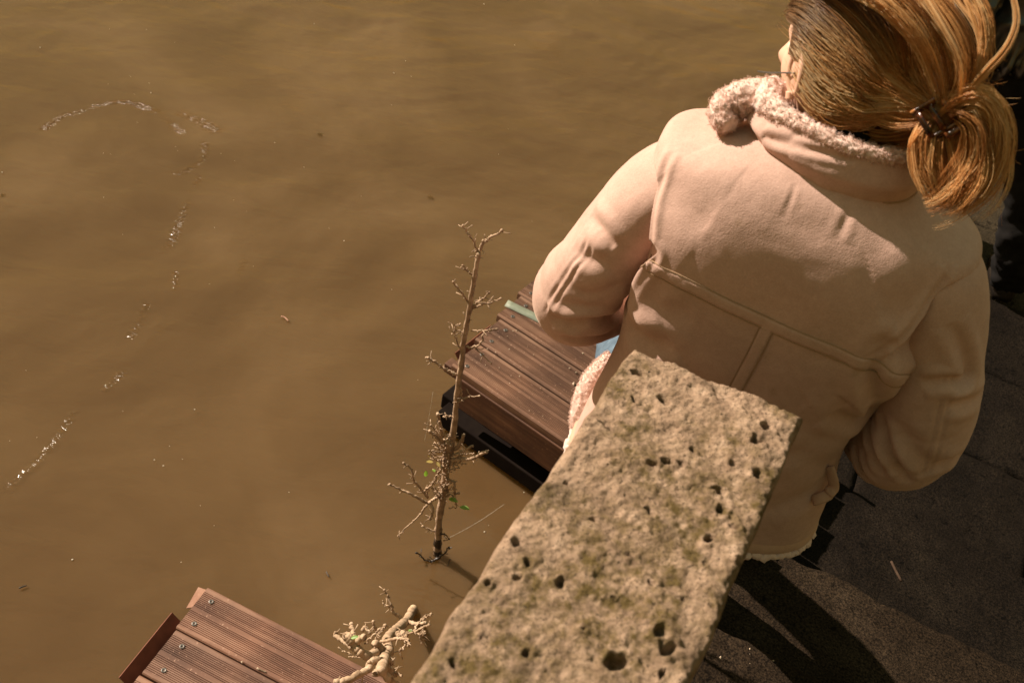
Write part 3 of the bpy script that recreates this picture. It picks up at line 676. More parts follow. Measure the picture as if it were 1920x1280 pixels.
def thread_on(bvhs, line, name, r=.0011, lift=.0006, mat='seam', parent=None):
    P = []
    for p in line:
        h = bvhs.find_nearest(Vector(p)); nn = np.array(h[1]); nn = nn if nn@(CAML-p) > 0 else -nn; P.append(np.array(h[0])+nn*lift)
    P = np.array(P)
    for _ in range(2): P[1:-1] = (P[:-2]+2*P[1:-1]+P[2:])/4
    V, Fs = tube_geo(P, r, 6); return mesh_obj(name, lshift(V), Fs, MAT[mat], parent or jacket)
def offset_line(bvhs, line, d):
    L = np.asarray(line); Tn = np.gradient(L, axis=0); Tn /= np.linalg.norm(Tn, axis=1, keepdims=True); out = []
    for k in range(len(L)):
        h = bvhs.find_nearest(Vector(L[k])); nn = np.array(h[1]); nn = nn if nn@(CAML-L[k]) > 0 else -nn
        sd = np.cross(Tn[k], nn); out.append(L[k]+sd/np.linalg.norm(sd)*d)
    return np.array(out)
for d in (-.0112, .0112): thread_on(tb, offset_line(tb, YOKE, d), 'seam')
for d in (-.0102, .0102): thread_on(tb, offset_line(tb, CENT, d), 'seam')

# ---- sleeves
def sleeve(sign, ctrl, name, folds_px, seams_px, nu=170, nv=250, ph=0.0):
    K = catmull(ctrl, nv); path = K[:, :3].copy(); path[:, 0] *= sign; r = K[:, 3]
    Tn = np.gradient(path, axis=0); Tn /= np.linalg.norm(Tn, axis=1, keepdims=True)
    Tt, Nn, Bn = frames(path); a = np.linspace(0, 2*PI, nu, endpoint=False)
    G = path[:, None]+r[:, None, None]*(np.cos(a)[None, :, None]*Nn[:, None]+np.sin(a)[None, :, None]*Bn[:, None])
    G[:, :, 1] = path[:, None, 1]+(G[:, :, 1]-path[:, None, 1])*(1+.16*smooth01((.55-np.linspace(0, 1, nv))/.2))[:, None]
    nrm = grid_normals(G); ctr = path[:, None]; nrm = np.where(((G-ctr)*nrm).sum(2, keepdims=True) < 0, -nrm, nrm)
    V = G.reshape(-1, 3); u = np.repeat(np.linspace(0, 1, nv), nu)
    am = .003*fbm(V, 8, 2, 301+int(sign))+.0006*fbm(V, 30, 2, 305)
    # compression folds round the bend of the arm
    wob2 = vnoise(V, 8, 311+int(sign))*1.4
    q = np.sin(u*62+wob2*2.0+ph+2.0*np.sin(np.tile(a, nv)+ph)); fold = -np.clip(-q, 0, 1)**3+.35*np.clip(q, 0, 1)
    am += .0035*fold*np.exp(-((u-.60)/.15)**2)*(.35+.65*smooth01(.5+.8*np.cos(np.tile(a, nv)-ph)))
    G = (V+nrm.reshape(-1, 3)*am[:, None]).reshape(G.shape)
    ln_ = ARML if sign < 0 else ARMR; o_ = np.argsort(ln_[:, 2]); zs, xs_ = ln_[o_, 2], np.abs(ln_[o_, 0])
    V = G.reshape(-1, 3).copy(); am2 = smooth01((np.interp(V[:, 2], zs, xs_)-.002-np.abs(V[:, 0]))/.012)*smooth01((V[:, 2]-zs[0])/.03)*(V[:, 1] < .06)
    V[:, 1] += .040*am2; V[:, 2] -= .034*am2*smooth01((V[:, 2]-1.50)/.06); G = V.reshape(G.shape)
    b = bvh_of(G)
    for px, dp, wd, bl in folds_px: G = crease(G, nrm, pick(b, px), dp, wd, bl)
    b = bvh_of(G)
    for px in seams_px:
        L = pick(b, px, 30)
        for d in (-.0062, .0062): G = crease(G, nrm, offset_line(b, L, d), .0026, .0034, .0006)
    o = sew(name, G, True, MAT['suede'], jacket); b = bvh_of(G)
    # cuff
    V2, F2 = tube_geo([path[-3], path[-1], path[-1]+(path[-1]-path[-3])*.5], r[-1]*1.06, 40)
    mesh_obj('cuff', lshift(V2), F2, MAT['fleece'], o)
    return o, b
#            x     y     z     r
CT_L = [(.150, .000, 1.555, .058), (.188, .000, 1.548, .070), (.222, -.002, 1.500, .0735), (.250, -.006, 1.430, .071), (.274, -.008, 1.360, .071), (.298, -.002, 1.290, .073), (.300, .022, 1.222, .073), (.276, .085, 1.185, .066), (.242, .155, 1.165, .058), (.21, .215, 1.155, .052)]
CT_R = [(.150, .000, 1.550, .058), (.190, .000, 1.543, .070), (.220, .000, 1.497, .0735), (.252, .000, 1.415, .073), (.280, .000, 1.335, .076), (.296, .004, 1.255, .077), (.290, .030, 1.182, .075), (.266, .095, 1.145, .068), (.236, .165, 1.125, .058), (.205, .225, 1.115, .052)]
sleeve_l, bl_ = sleeve(-1, CT_L, 'sleeve', [
    ([(1108, 402), (1128, 430), (1152, 464)], .0060, .010, .004), ([(1072, 470), (1105, 486), (1145, 492)], .004, .011, .003),
    ([(1165, 530), (1130, 548), (1085, 552)], .006, .011, .004), ([(1168, 575), (1120, 598), (1065, 604), (1030, 596)], .010, .011, .007), ([(1165, 545), (1110, 572), (1050, 568)], .004, .010, .003), ([(1160, 612), (1110, 632), (1055, 626)], .006, .009, .005)],
    [[(1128, 428), (1100, 468), (1070, 510), (1045, 550), (1026, 592)]], ph=.6)
sleeve_r, br_ = sleeve(1, CT_R, 'sleeve', [
    ([(1850, 690), (1815, 700), (1770, 714), (1728, 718)], .009, .009, .006), ([(1842, 738), (1805, 756), (1775, 762)], .006, .010, .005), ([(1806, 846), (1780, 862), (1755, 868)], .005, .012, .004),
    ([(1632, 780), (1634, 830), (1660, 892)], .011, .008, .007), ([(1655, 775), (1668, 840), (1705, 905)], .009, .008, .006), ([(1605, 835), (1615, 880), (1640, 908)], .007, .007, .005), ([(1690, 790), (1720, 850), (1770, 880)], .004, .012, .003)],
    [[(1782, 650), (1778, 705), (1768, 770), (1752, 840), (1726, 912)]], ph=2.2)

# ---- hem fleece, side vents with straps
hem = T[4]; hv = hem+np.array([0, 0, -.006])
jit = np.stack([vnoise(hv, 120, 401), vnoise(hv, 120, 402), vnoise(hv, 120, 403)], 1)*.004
Vh, Fh = tube_geo(np.vstack([hv+jit, hv[:2]+jit[:2]]), .0095, 10)
Vh = Vh+.0035*np.stack([vnoise(Vh, 160, 411), vnoise(Vh, 160, 412), vnoise(Vh, 160, 413)], 1)
mesh_obj('hem_fleece', lshift(Vh), Fh, MAT['fleece'], jacket)
def hem_band():
    th = np.arange(T.shape[1]); G = np.stack([T[3], T[10], T[18], T[22]]); nn = n[[3, 10, 18, 22]]
    G = G+nn*np.array([.002, .005, .0045, -.001])[:, None, None]; return sew('hem_band', G, True, MAT['tape'], jacket)
hem_band()
def strap(pts_px, name='side_tab'):
    L = pick(tb, pts_px, 24); P = []
    for k, p in enumerate(L):
        h = tb.find_nearest(Vector(p)); nn = np.array(h[1]); nn = nn if nn@(CAML-p) > 0 else -nn
        P.append(p+nn*(.003+.016*math.sin(PI*k/23)**.7))
    V, Fs = tube_geo(P, .010, 8, squash=.28); mesh_obj(name, lshift(V), Fs, MAT['tape'], jacket)
strap([(1552, 872), (1545, 905), (1522, 935)])
# fleece at the left side vent, opening over the hip
vent = np.array([aty_l(x, y, Y) for x, y, Y in ((1146, 668, .13), (1128, 690, .10), (1108, 720, .075), (1095, 755, .05), (1089, 790, .03), (1092, 815, .01))])
VENT = vent

# ---- collar: turned band of suede with fleece on the inside
def collar():
    m = 150; ang = np.linspace(-196, 12, m)*PI/180            # from the left front, round the back, to the right
    ca, sa = np.cos(ang), np.sin(ang)
    left = smooth01((-ang/PI*180-120)/60)                      # 1 on the left side
    rx, ry = .116, .090
    base = np.stack([.008+rx*ca, .030+ry*sa, 1.648+.004*ca*ca], 1)
    mid = np.stack([.008+(rx+.008+.02*left)*ca, .030+(ry+.008+.010*left)*sa, 1.682-.006*left], 1)
    top = np.stack([.008+(rx-.006+.024*left)*ca, .032+(ry-.006+.012*left)*sa, 1.716-.012*left], 1)
    inn = np.stack([.008+(rx-.026+.010*left)*ca, .036+(ry-.024+.004*left)*sa, 1.720-.008*left], 1)
    return base, mid, top, inn
cb, cm, ct, ci = collar()
prof = np.stack([cb*.5+cb*.5+np.array([0, 0, -.012]), cb, cm*.55+cb*.45, cm, ct*.6+cm*.4, ct])
G = np.stack([catmull(prof[:, k], 34) for k in range(prof.shape[1])], 1)
nn = grid_normals(G, False); V = G.reshape(-1, 3); G = (V+nn.reshape(-1, 3)*(.002*fbm(V, 22, 2, 451))[:, None]).reshape(G.shape)
cg = sew('collar', G, False, MAT['suede'], jacket); cg.modifiers.new('solid', 'SOLIDIFY').thickness = .004
cbv = bvh_of(G, False)
for px_, dp_, wd_ in (([(1402, 252), (1440, 260), (1482, 272)], .0045, .006), ([(1482, 272), (1540, 286), (1610, 300)], .0015, .004)):
    G = crease(G, -nn if (nn[10, 75]@(CAML-G[10, 75])) < 0 else nn, pick(cbv, px_), dp_, wd_, .003)
col.objects.unlink(cg); cg = sew('collar', G, False, MAT['suede'], jacket); cg.name = 'collar'; cg.modifiers.new('solid', 'SOLIDIFY').thickness = .004
FUZZ = []
# fleece roll along the collar edge and its lining
def fleece(name, path, rad, ns=48, amp=.0055, sc=120, squash=1.0, parent=None, seed=0):
    P = catmull(path, max(60, len(path)*10)); R = catmull(np.array(rad)[:, None], len(P))[:, 0] if not np.isscalar(rad) else np.full(len(P), rad)
    V, Fs = tube_geo(P, R, ns, squash=squash); cen = np.repeat(P, ns, 0); d = V-cen; d /= np.linalg.norm(d, axis=1, keepdims=True)+1e-9
    wl = worley(V, sc, seed); V = V+d*(amp*(.55-wl)+.0015*vnoise(V, 260, seed+2))[:, None]
    FUZZ.append((V, d)); return mesh_obj(name, lshift(V), Fs, MAT['fleece'], parent or jacket)
edge = (ct*.75+ci*.25)[::10]
fleece('collar_fleece', edge, [.0105+.010*float(smooth01(np.array((-a-125)/60))) for a in np.linspace(-196, 12, len(edge))], seed=5)
lin = np.stack([catmull(np.stack([ct[k], ci[k], ci[k]*[1, 1, 0]+[0, 0, 1.70], cb[k]*[1, 1, 0]*.86+[.002, .004, 1.655]]), 22) for k in range(0, len(ct))], 1)
V = lin.reshape(-1, 3); nl = grid_normals(lin, False).reshape(-1, 3)
lin = (V+nl*(.005*(.5-worley(V, 80, 9)))[:, None]).reshape(lin.shape)
sew('collar_lining', lin, False, MAT['fleece'], jacket)
# the turned-out left lapel end with its deep fleece
lap = np.array([aty_l(x, y, Y) for x, y, Y in ((1368, 236, -.012), (1358, 222, .000), (1362, 205, .015), (1385, 190, .03), (1425, 184, .045), (1470, 190, .055), (1510, 204, .06), (1545, 225, .06))])
fleece('lapel_fleece', lap, [.012, .019, .024, .026, .026, .025, .022, .018], amp=.006, sc=110, seed=15, ns=64)
thread_on(cbv, G[7], 'seam', .0013, .0008)
fleece('vent_fleece', VENT, [.012, .019, .022, .022, .021, .018], amp=.0035, sc=150, seed=25, ns=56)

# ---- body: head, neck and trunk as one continuous surface
HC = np.array([-.044, .078, 1.772]); HYAW = RAD(48); HPIT = RAD(-16)
def head_dir(v):                                  # head frame (x right, y face, z up) -> woman's frame
    v = np.asarray(v, float); x, y, z = v[..., 0], v[..., 1], v[..., 2]
    y2, z2 = y*math.cos(HPIT)-z*math.sin(HPIT), y*math.sin(HPIT)+z*math.cos(HPIT)
    return np.stack([x*math.cos(HYAW)-y2*math.sin(HYAW), x*math.sin(HYAW)+y2*math.cos(HYAW), z2], -1)
def body_mesh():
    nu, nh = 96, 90; th = np.linspace(0, 2*PI, nu, endpoint=False)
    rows = []
    # trunk and neck
    for w_, d_, z, yc, xc in ((.13, .10, .93, .01, 0), (.15, .115, 1.05, .01, 0), (.135, .105, 1.2, .012, 0), (.15, .11, 1.35, .012, 0), (.165, .10, 1.48, .012, 0), (.150, .085, 1.56, .012, 0), (.10, .065, 1.605, .016, .002), (.062, .056, 1.64, .026, .0), (.053, .053, 1.665, .036, -.006), (.050, .052, 1.685, .046, -.012)):
        rows.append(np.stack([xc+w_*np.cos(th), yc+d_*np.sin(th), np.full(nu, z)], 1))
    # head, from under the jaw to the crown, in the head's own frame
    for k in range(nh):
        phi = -.5*PI*.86+(.5*PI*.86+.5*PI*.985)*k/(nh-1)
        c, s = math.cos(phi), math.sin(phi)
        face = np.clip(np.sin(th), 0, 1); bk = np.clip(-np.sin(th), 0, 1)
        x = .074*c*np.cos(th); y = c*np.sin(th)*(.092*face+.100*bk); z = np.full(nu, .112*s)
        jaw = np.clip(-s, 0, 1)
        x = x*(1-.25*jaw*face); y = y+.020*jaw*face-.012*jaw*bk; z = z-.012*jaw*face
        g = lambda x0, z0, sx, sz: np.exp(-(((x-x0)/sx)**2+((z-z0)/sz)**2))*(np.sin(th) > .2)
        y = y+.024*g(0, -.026, .011, .016)+.012*g(0, -.006, .008, .022)-.009*g(.032, .006, .016, .011)-.009*g(-.032, .006, .016, .011)
        y = y+.006*g(0, -.058, .022, .006)+.006*g(0, -.069, .019, .006)+.007*g(0, -.092, .020, .012)+.004*g(0, .024, .05, .010)+.006*g(.042, -.030, .020, .022)+.006*g(-.042, -.030, .020, .022)
        rows.append(HC+head_dir(np.stack([x, y, z], 1)))
    # blend neck into the head's first rings
    G = np.array(rows); return G
Gb = body_mesh(); o = sew('body', Gb, True, MAT['skin'], woman)
# ears
for sx in (-1, 1):
    pth = np.array([(sx*.074, -.004+.017*math.cos(a), -.012+.030*math.sin(a)) for a in np.linspace(-PI*.5, PI*1.35, 30)])
    pth[:, 0] += sx*.010*np.clip(-(pth[:, 1]+.004)/.017, 0, 1)
    V, Fs = tube_geo(HC+head_dir(pth), .0055, 10); mb = MB().add(lshift(V), Fs)
    a = np.linspace(0, 2*PI, 20, endpoint=False); V2 = [HC+head_dir(np.array((sx*(.080-.004*r), -.004+.016*math.cos(t)*r, -.012+.028*math.sin(t)*r))) for r in (1, .5, .05) for t in a]
    mb.add(lshift(V2), [tuple(f) for f in grid_quads(3, 20, True)])
    lob = [HC+head_dir(np.array((sx*.076, .004, -.040))), HC+head_dir(np.array((sx*.077, .002, -.050)))]
    V3, F3 = tube_geo(catmull([lob[0], (lob[0]+lob[1])/2, lob[1]], 8), .006, 10); mb.add(lshift(V3), F3)
    mb.build('ear', MAT['skin'], woman)
for sx in (-1, 1):                                 # eyes
    a = np.linspace(0, 2*PI, 16, endpoint=False)
    V = [HC+head_dir(np.array((sx*.031+.011*math.sin(p)*math.cos(t), .058+.010*math.cos(p), .004+.011*math.sin(p)*math.sin(t)))) for p in np.linspace(.05, 1.6, 8) for t in a]
    mesh_obj('eye', lshift(V), [tuple(f) for f in grid_quads(8, 16, True)], MAT['foam'], woman)
# dark neck of the top worn under the jacket
Vt, Ft = tube_geo([np.array((.004, .02, 1.60)), np.array((.010, .03, 1.66)), np.array((.0, .042, 1.70)), np.array((-.002, .046, 1.71))], [.085, .070, .062, .058], 40, caps=False)
mesh_obj('roll_neck', lshift(Vt), Ft, MAT['black_shirt'], woman)

# ---- jeans and shoes: left foot forward on the deck, right foot on the step
def limb(path, rad, nu=40, nv=90, seed=0, amp=.004):
    P = catmull(path, nv); R = catmull(np.array(rad)[:, None], nv)[:, 0]
    Tt, Nn, Bn = frames(P); a = np.linspace(0, 2*PI, nu, endpoint=False)
    G = P[:, None]+R[:, None, None]*(np.cos(a)[None, :, None]*Nn[:, None]+np.sin(a)[None, :, None]*Bn[:, None])
    V = G.reshape(-1, 3); d = V-np.repeat(P, nu, 0); d /= np.linalg.norm(d, axis=1, keepdims=True)+1e-9
    V = V+d*(amp*fbm(V, 18, 3, seed))[:, None]; return V, [tuple(q) for q in grid_quads(nv, nu, True)]
mb = MB()
mb.add(*limb([(-.07, .01, 1.02), (-.115, .06, .985), (-.185, .25, .92), (-.225, .42, .84), (-.222, .50, .66), (-.215, .58, .46), (-.21, .61, .37)], [.10, .108, .088, .070, .058, .052, .055], seed=501))
mb.add(*limb([(.075, .01, 1.02), (.09, .02, .96), (.10, .11, .80), (.105, .20, .64), (.105, .26, .46), (.105, .29, .29)], [.10, .105, .085, .068, .058, .056], seed=511))
mb.add(*limb([(0, .012, 1.12), (0, .012, 1.05), (0, .012, .96)], [.14, .155, .13], seed=521))
mb.V = [tuple(v) for v in lshift(mb.V)]; mb.build('jeans', MAT['denim'], woman)
def shoe(x, y, z, yaw, name='shoe', parent=woman, mat='shoe', zoff=WG, L=.25):
    rows = []
    for k, u in enumerate(np.linspace(0, 1, 22)):
        hw = .036*(.55+.65*math.sin(PI*min(1, .18+.78*u))**.8)*(1 if u < .96 else .7); top = (.085-.05*smooth01(np.array((u-.25)/.4)))*(1-.55*max(0, u-.8)/.2)
        if u in (0, 1): hw *= .55; top *= .6
        a = np.linspace(0, 2*PI, 20, endpoint=False); xx = hw*np.sign(np.cos(a))*np.abs(np.cos(a))**.7
        zz = np.where(np.sin(a) > 0, top*np.abs(np.sin(a))**.8, 0)
        rows.append(np.stack([xx, np.full(20, (u-.28)*L), zz+.002], 1))
    G = np.array(rows); c, s = math.cos(yaw), math.sin(yaw)
    V = G.reshape(-1, 3); V = np.stack([x+V[:, 0]*c-V[:, 1]*s, y+V[:, 0]*s+V[:, 1]*c, z+V[:, 2]-zoff], 1)
    q = [tuple(f) for f in grid_quads(22, 20, True)]+[tuple(range(20))[::-1], tuple(range(420, 440))]
    return mesh_obj(name, V, q, MAT[mat], parent)
shoe(-.21, .62, .30, .1); shoe(.105, .30, .222, -.15)
# ---- hair: a dark under-layer and locks of strands drawn back into a claw clip
def skull_r(d):
    """radius of the head (head frame) in unit direction d"""
    x, y, z = d[..., 0], d[..., 1], d[..., 2]
    return 1/np.sqrt((x/.077)**2+(y/np.where(y > 0, .093, .102))**2+(z/.115)**2)
def unhead(v):
    x, y, z = v[..., 0], v[..., 1], v[..., 2]
    x1, y1 = x*math.cos(HYAW)+y*math.sin(HYAW), -x*math.sin(HYAW)+y*math.cos(HYAW)
    return np.stack([x1, y1*math.cos(HPIT)+z*math.sin(HPIT), -y1*math.sin(HPIT)+z*math.cos(HPIT)], -1)
KW = aty_l(1768, 214, -.035)                        # the clip, behind and to the right of the head
KH = unhead(KW-HC); KD = KH/np.linalg.norm(KH)
def strands_mesh(name, paths, rad, tint, dark, mat, parent, taper=.45):
    N, S, _ = paths.shape; T_ = np.gradient(paths, axis=1); T_ /= np.linalg.norm(T_, axis=2, keepdims=True)+1e-12
    ref = np.array([.31, -.55, .77]); A = np.cross(T_, ref); A /= np.linalg.norm(A, axis=2, keepdims=True)+1e-12; B = np.cross(T_, A)
    r = np.broadcast_to(np.asarray(rad, float).reshape(-1, 1), (N, S))*(1-(1-taper)*np.linspace(0, 1, S)[None]**3)
    ring = [paths+r[..., None]*(math.cos(a)*A+math.sin(a)*B) for a in (0, 2*PI/3, 4*PI/3)]
    V = np.stack(ring, 2).reshape(-1, 3)
    j, i = np.meshgrid(np.arange(S-1), np.arange(3), indexing='ij'); i2 = (i+1) % 3
    q = np.stack([j*3+i, j*3+i2, (j+1)*3+i2, (j+1)*3+i], -1).reshape(-1, 4)
    Q = (q[None]+(np.arange(N)*S*3)[:, None, None]).reshape(-1, 4)
    o = np_mesh(name, lshift(V), Q, mat, parent)
    ca = o.data.color_attributes.new('tint', 'FLOAT_COLOR', 'POINT'); C_ = np.zeros((N, S, 3, 4), np.float32)
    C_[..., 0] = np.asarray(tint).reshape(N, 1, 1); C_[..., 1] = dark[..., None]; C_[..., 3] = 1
    ca.data.foreach_set('color', C_.ravel()); return o
def scalp_ok(d):
    x, y, z = d[..., 0], d[..., 1], d[..., 2]
    front = (y > .30) & (z < .62-.1*np.abs(x)); low = z < -.42+.35*np.clip(y+.2, 0, 1); ear = (np.abs(x) > .70) & (z < .22) & (y > -.12); front = front | ((x < -.25) & (y > .02) & (z < .52))
    return ~(front | low | ear)
def scalp_strands(n_clump=240, per=31, S=15):
    D = rng.normal(size=(6000, 3)); D /= np.linalg.norm(D, axis=1, keepdims=True); D = D[scalp_ok(D)][:n_clump]
    P, tint, dark = [], [], []
    tt = np.linspace(0, 1, S)
    for ci_, d in enumerate(D):
        ct_ = np.clip(rng.normal(.52, .32), 0, 1); lift = (.010+.016*rng.random())*(.55 if d[0] < -.2 else 1); sag = (.012+.016*rng.random())*np.clip(-d[0]*1.2+.25, 0, 1.2); swirl = rng.normal(0, .05, 3)
        crown = math.exp(-((d[2]-.75)/.35)**2)
        for k in range(per):
            e = d+rng.normal(0, .10, 3); e /= np.linalg.norm(e); om = math.acos(np.clip(e@KD, -.999, .999)); so_ = math.sin(om)
            pth = (np.sin((1-tt)*om)[:, None]*e+np.sin(tt*om)[:, None]*KD)/so_
            pth = pth+swirl*np.sin(PI*tt)[:, None]*.6; pth /= np.linalg.norm(pth, axis=1, keepdims=True)
            R = skull_r(pth)+.003+(lift+rng.normal(0, .0022))*np.sin(PI*np.clip(tt*.9+.12, 0, 1))**.7
            q = pth*R[:, None]; q[:, 2] -= sag*np.sin(PI*tt)**1.3; q += rng.normal(0, .0012, 3)*np.sin(PI*tt)[:, None]
            endj = rng.normal(0, .006, 3); wgt = smooth01((tt-.62)/.38)[:, None]
            q = q*(1-wgt)+wgt*(KH*(.86+.14*tt[:, None])+endj)
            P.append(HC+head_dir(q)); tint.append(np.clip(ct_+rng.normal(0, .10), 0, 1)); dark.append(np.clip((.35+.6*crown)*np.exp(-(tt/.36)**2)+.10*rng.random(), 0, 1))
    return np.array(P), np.array(tint), np.array(dark)
hair_root = None
a = np.linspace(0, 2*PI, 64, endpoint=False); rows = []
for ph in np.linspace(-.62, PI/2-.02, 40):
    d = np.stack([math.cos(ph)*np.cos(a), math.cos(ph)*np.sin(a), np.full(64, math.sin(ph))], 1)
    lim = np.where(np.sin(a) > .25, .50, np.where(np.abs(np.cos(a)) > .8, .10, -.55))
    dd = d.copy(); zc_ = np.maximum(d[:, 2], lim); dd[:, 2] = zc_; xy = np.sqrt(np.maximum(1e-6, 1-zc_**2))/np.maximum(1e-6, np.hypot(d[:, 0], d[:, 1])); dd[:, 0] *= xy; dd[:, 1] *= xy
    rows.append(HC+head_dir(dd*(skull_r(dd)+.0045)[:, None]))
hair = sew('hair', np.array(rows), True, MAT['scalp'], woman)
P, tn, dk = scalp_strands()
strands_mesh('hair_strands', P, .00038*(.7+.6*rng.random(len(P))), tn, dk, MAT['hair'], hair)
# loose lock over the left temple, by the cheek
def bundle(guide, n, spread, S=17, tintm=.6, wave=.002, tip=.5, seed=0):
    Gd = catmull(guide, S); T_, N_v, B_v = frames(Gd); out, tint, dark = [], [], []; tt = np.linspace(0, 1, S)
    sp = catmull(np.array(spread)[:, None], S)[:, 0] if not np.isscalar(spread) else np.full(S, spread)
    ncl = max(3, n//16); cc = rng.normal(0, .55, (ncl, 2)); ctn = np.clip(rng.normal(tintm, .22, ncl), 0, 1); cw = rng.random((ncl, 2))*6
    for k in range(n):
        c = k % ncl; o2 = cc[c]+rng.normal(0, .20, 2); ln = 1-.5*rng.random()**2
        u = tt*ln; base = np.stack([np.interp(u, tt, Gd[:, i]) for i in range(3)], 1); Nb = np.stack([np.interp(u, tt, N_v[:, i]) for i in range(3)], 1); Bb = np.stack([np.interp(u, tt, B_v[:, i]) for i in range(3)], 1); s_ = np.interp(u, tt, sp)
        w1 = wave*np.sin(u*7+cw[c, 0])[:, None]; w2 = wave*np.cos(u*6+cw[c, 1])[:, None]
        out.append(base+Nb*(o2[0]*s_[:, None]+w1)+Bb*(o2[1]*s_[:, None]+w2)); tint.append(np.clip(ctn[c]+rng.normal(0, .1), 0, 1)); dark.append(np.full(S, .12*rng.random()))
    return np.array(out), np.array(tint), np.array(dark)
def px_guide(pts): return [aty_l(x, y, Y) for x, y, Y in pts]
groups = [
    (px_guide([(1768, 214, -.035), (1800, 186, -.050), (1838, 180, -.055), (1864, 212, -.056), (1868, 270, -.060), (1845, 330, -.070), (1805, 368, -.076), (1757, 388, -.080)]), 260, [.006, .012, .015, .016, .017, .017, .017, .015], .6, .004),
    (px_guide([(1768, 218, -.035), (1808, 208, -.048), (1842, 232, -.055), (1842, 290, -.062), (1806, 340, -.072), (1765, 372, -.078), (1735, 384, -.08)]), 240, [.006, .012, .015, .017, .018, .016, .014], .5, .004),
    (px_guide([(1762, 222, -.035), (1752, 262, -.055), (1752, 310, -.068), (1768, 352, -.076), (1790, 372, -.080)]), 160, [.006, .012, .014, .013, .008], .42, .003),
    (px_guide([(1756, 222, -.035), (1738, 248, -.05), (1722, 272, -.058), (1712, 290, -.062)]), 70, [.005, .009, .009, .004], .5, .002),
    (px_guide([(1780, 205, -.04), (1830, 178, -.055), (1868, 196, -.06), (1886, 232, -.062), (1900, 262, -.064)]), 70, [.004, .006, .007, .006, .003], .75, .002),
    (px_guide([(1782, 205, -.04), (1812, 172, -.055), (1850, 128, -.06), (1884, 88, -.055), (1902, 40, -.04), (1893, -14, -.02), (1880, -50, -.01)]), 46, [.003, .004, .0045, .004, .004, .004, .003], .85, .001),
    (px_guide([(1745, -30, .03), (1768, 40, .0), (1778, 110, -.02), (1776, 165, -.03), (1768, 210, -.035)]), 170, [.012, .014, .014, .012, .006], .45, .003),
    (px_guide([(1720, -40, .0), (1770, 20, -.03), (1806, 90, -.045), (1808, 150, -.05), (1785, 200, -.045)]), 150, [.012, .013, .013, .012, .006], .6, .003),
    (px_guide([(1790, -40, .03), (1832, 20, -.0), (1846, 80, -.02), (1836, 140, -.035), (1790, 200, -.045)]), 150, [.010, .011, .011, .010, .005], .62, .003)]
groups += [
    (px_guide([(1625, 205, -.005), (1668, 222, -.018), (1708, 230, -.026), (1758, 222, -.034)]), 150, [.010, .012, .011, .006], .3, .002),
    (px_guide([(1778, 236, -.03), (1792, 285, -.05), (1786, 335, -.066), (1762, 384, -.078)]), 190, [.008, .016, .018, .018], .45, .004),
    (px_guide([(1800, 215, -.04), (1838, 262, -.055), (1836, 320, -.066), (1806, 365, -.076), (1778, 396, -.08)]), 150, [.008, .016, .018, .018, .016], .6, .004),
    (px_guide([(1585, 225, .02), (1630, 248, .0), (1690, 252, -.015), (1750, 232, -.03)]), 160, [.010, .012, .012, .006], .15, .002),
    (px_guide([(1600, 240, .03), (1660, 265, .01), (1715, 268, -.01), (1760, 240, -.03)]), 160, [.010, .012, .012, .006], .10, .002),
    (px_guide([(1725, 235, -.02), (1735, 270, -.04), (1745, 310, -.055), (1770, 350, -.065)]), 160, [.008, .014, .015, .012], .35, .003),
    (px_guide([(1745, 225, -.03), (1722, 262, -.05), (1728, 310, -.065), (1745, 350, -.075), (1752, 380, -.08)]), 130, [.006, .010, .011, .010, .006], .5, .003),
    (px_guide([(1530, -40, .05), (1600, -40, .0), (1680, 0, -.03), (1740, 80, -.045), (1770, 190, -.045)]), 200, [.012, .014, .016, .014, .006], .55, .003)]
for Gd, n_, sp, tm, wv in groups:
    n_ = int(n_*1.6)
    P, tn, dk = bundle(Gd, n_, sp, tintm=tm, wave=wv)
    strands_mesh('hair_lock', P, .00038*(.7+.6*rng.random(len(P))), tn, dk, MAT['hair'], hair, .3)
# curl ends that make the fleece fuzzy
for V, d in FUZZ:
    k = rng.integers(0, len(V), 4200); b0 = V[k]; dd = d[k]+rng.normal(0, .55, (len(k), 3)); dd /= np.linalg.norm(dd, axis=1, keepdims=True); L_ = (.0015+.003*rng.random(len(k)))[:, None]; sd = rng.normal(0, .0012, (len(k), 3))
    P = np.stack([b0-dd*.001, b0+dd*L_*.5+sd, b0+dd*L_*.9+sd*.3, b0+dd*L_*.8-sd], 1)
    strands_mesh('fleece_curls', P, .00030, np.zeros(len(k)), np.zeros((len(k), 4)), MAT['curl'], jacket)
# stray hairs
SP = []
for k in range(34):
    x0, y0 = (1850+rng.normal(0, 20), 250+rng.normal(0, 60)) if k % 40 else (1850, 120); L_ = 30+50*rng.random(); an = rng.random()*2*PI; b0 = -.05 if k % 4 else -.035
    SP.append(catmull(px_guide([(x0, y0, b0), (x0+L_*.5*math.cos(an), y0+L_*.5*math.sin(an), b0-.012), (x0+L_*math.cos(an+.5), y0+L_*math.sin(an+.5), b0-.016*rng.random())]), 14))
SP = np.array(SP); tag(strands_mesh('stray_hair', SP, .00022, rng.random(len(SP)), np.zeros(SP.shape[:2]), MAT['hair'], hair), kind='stuff')
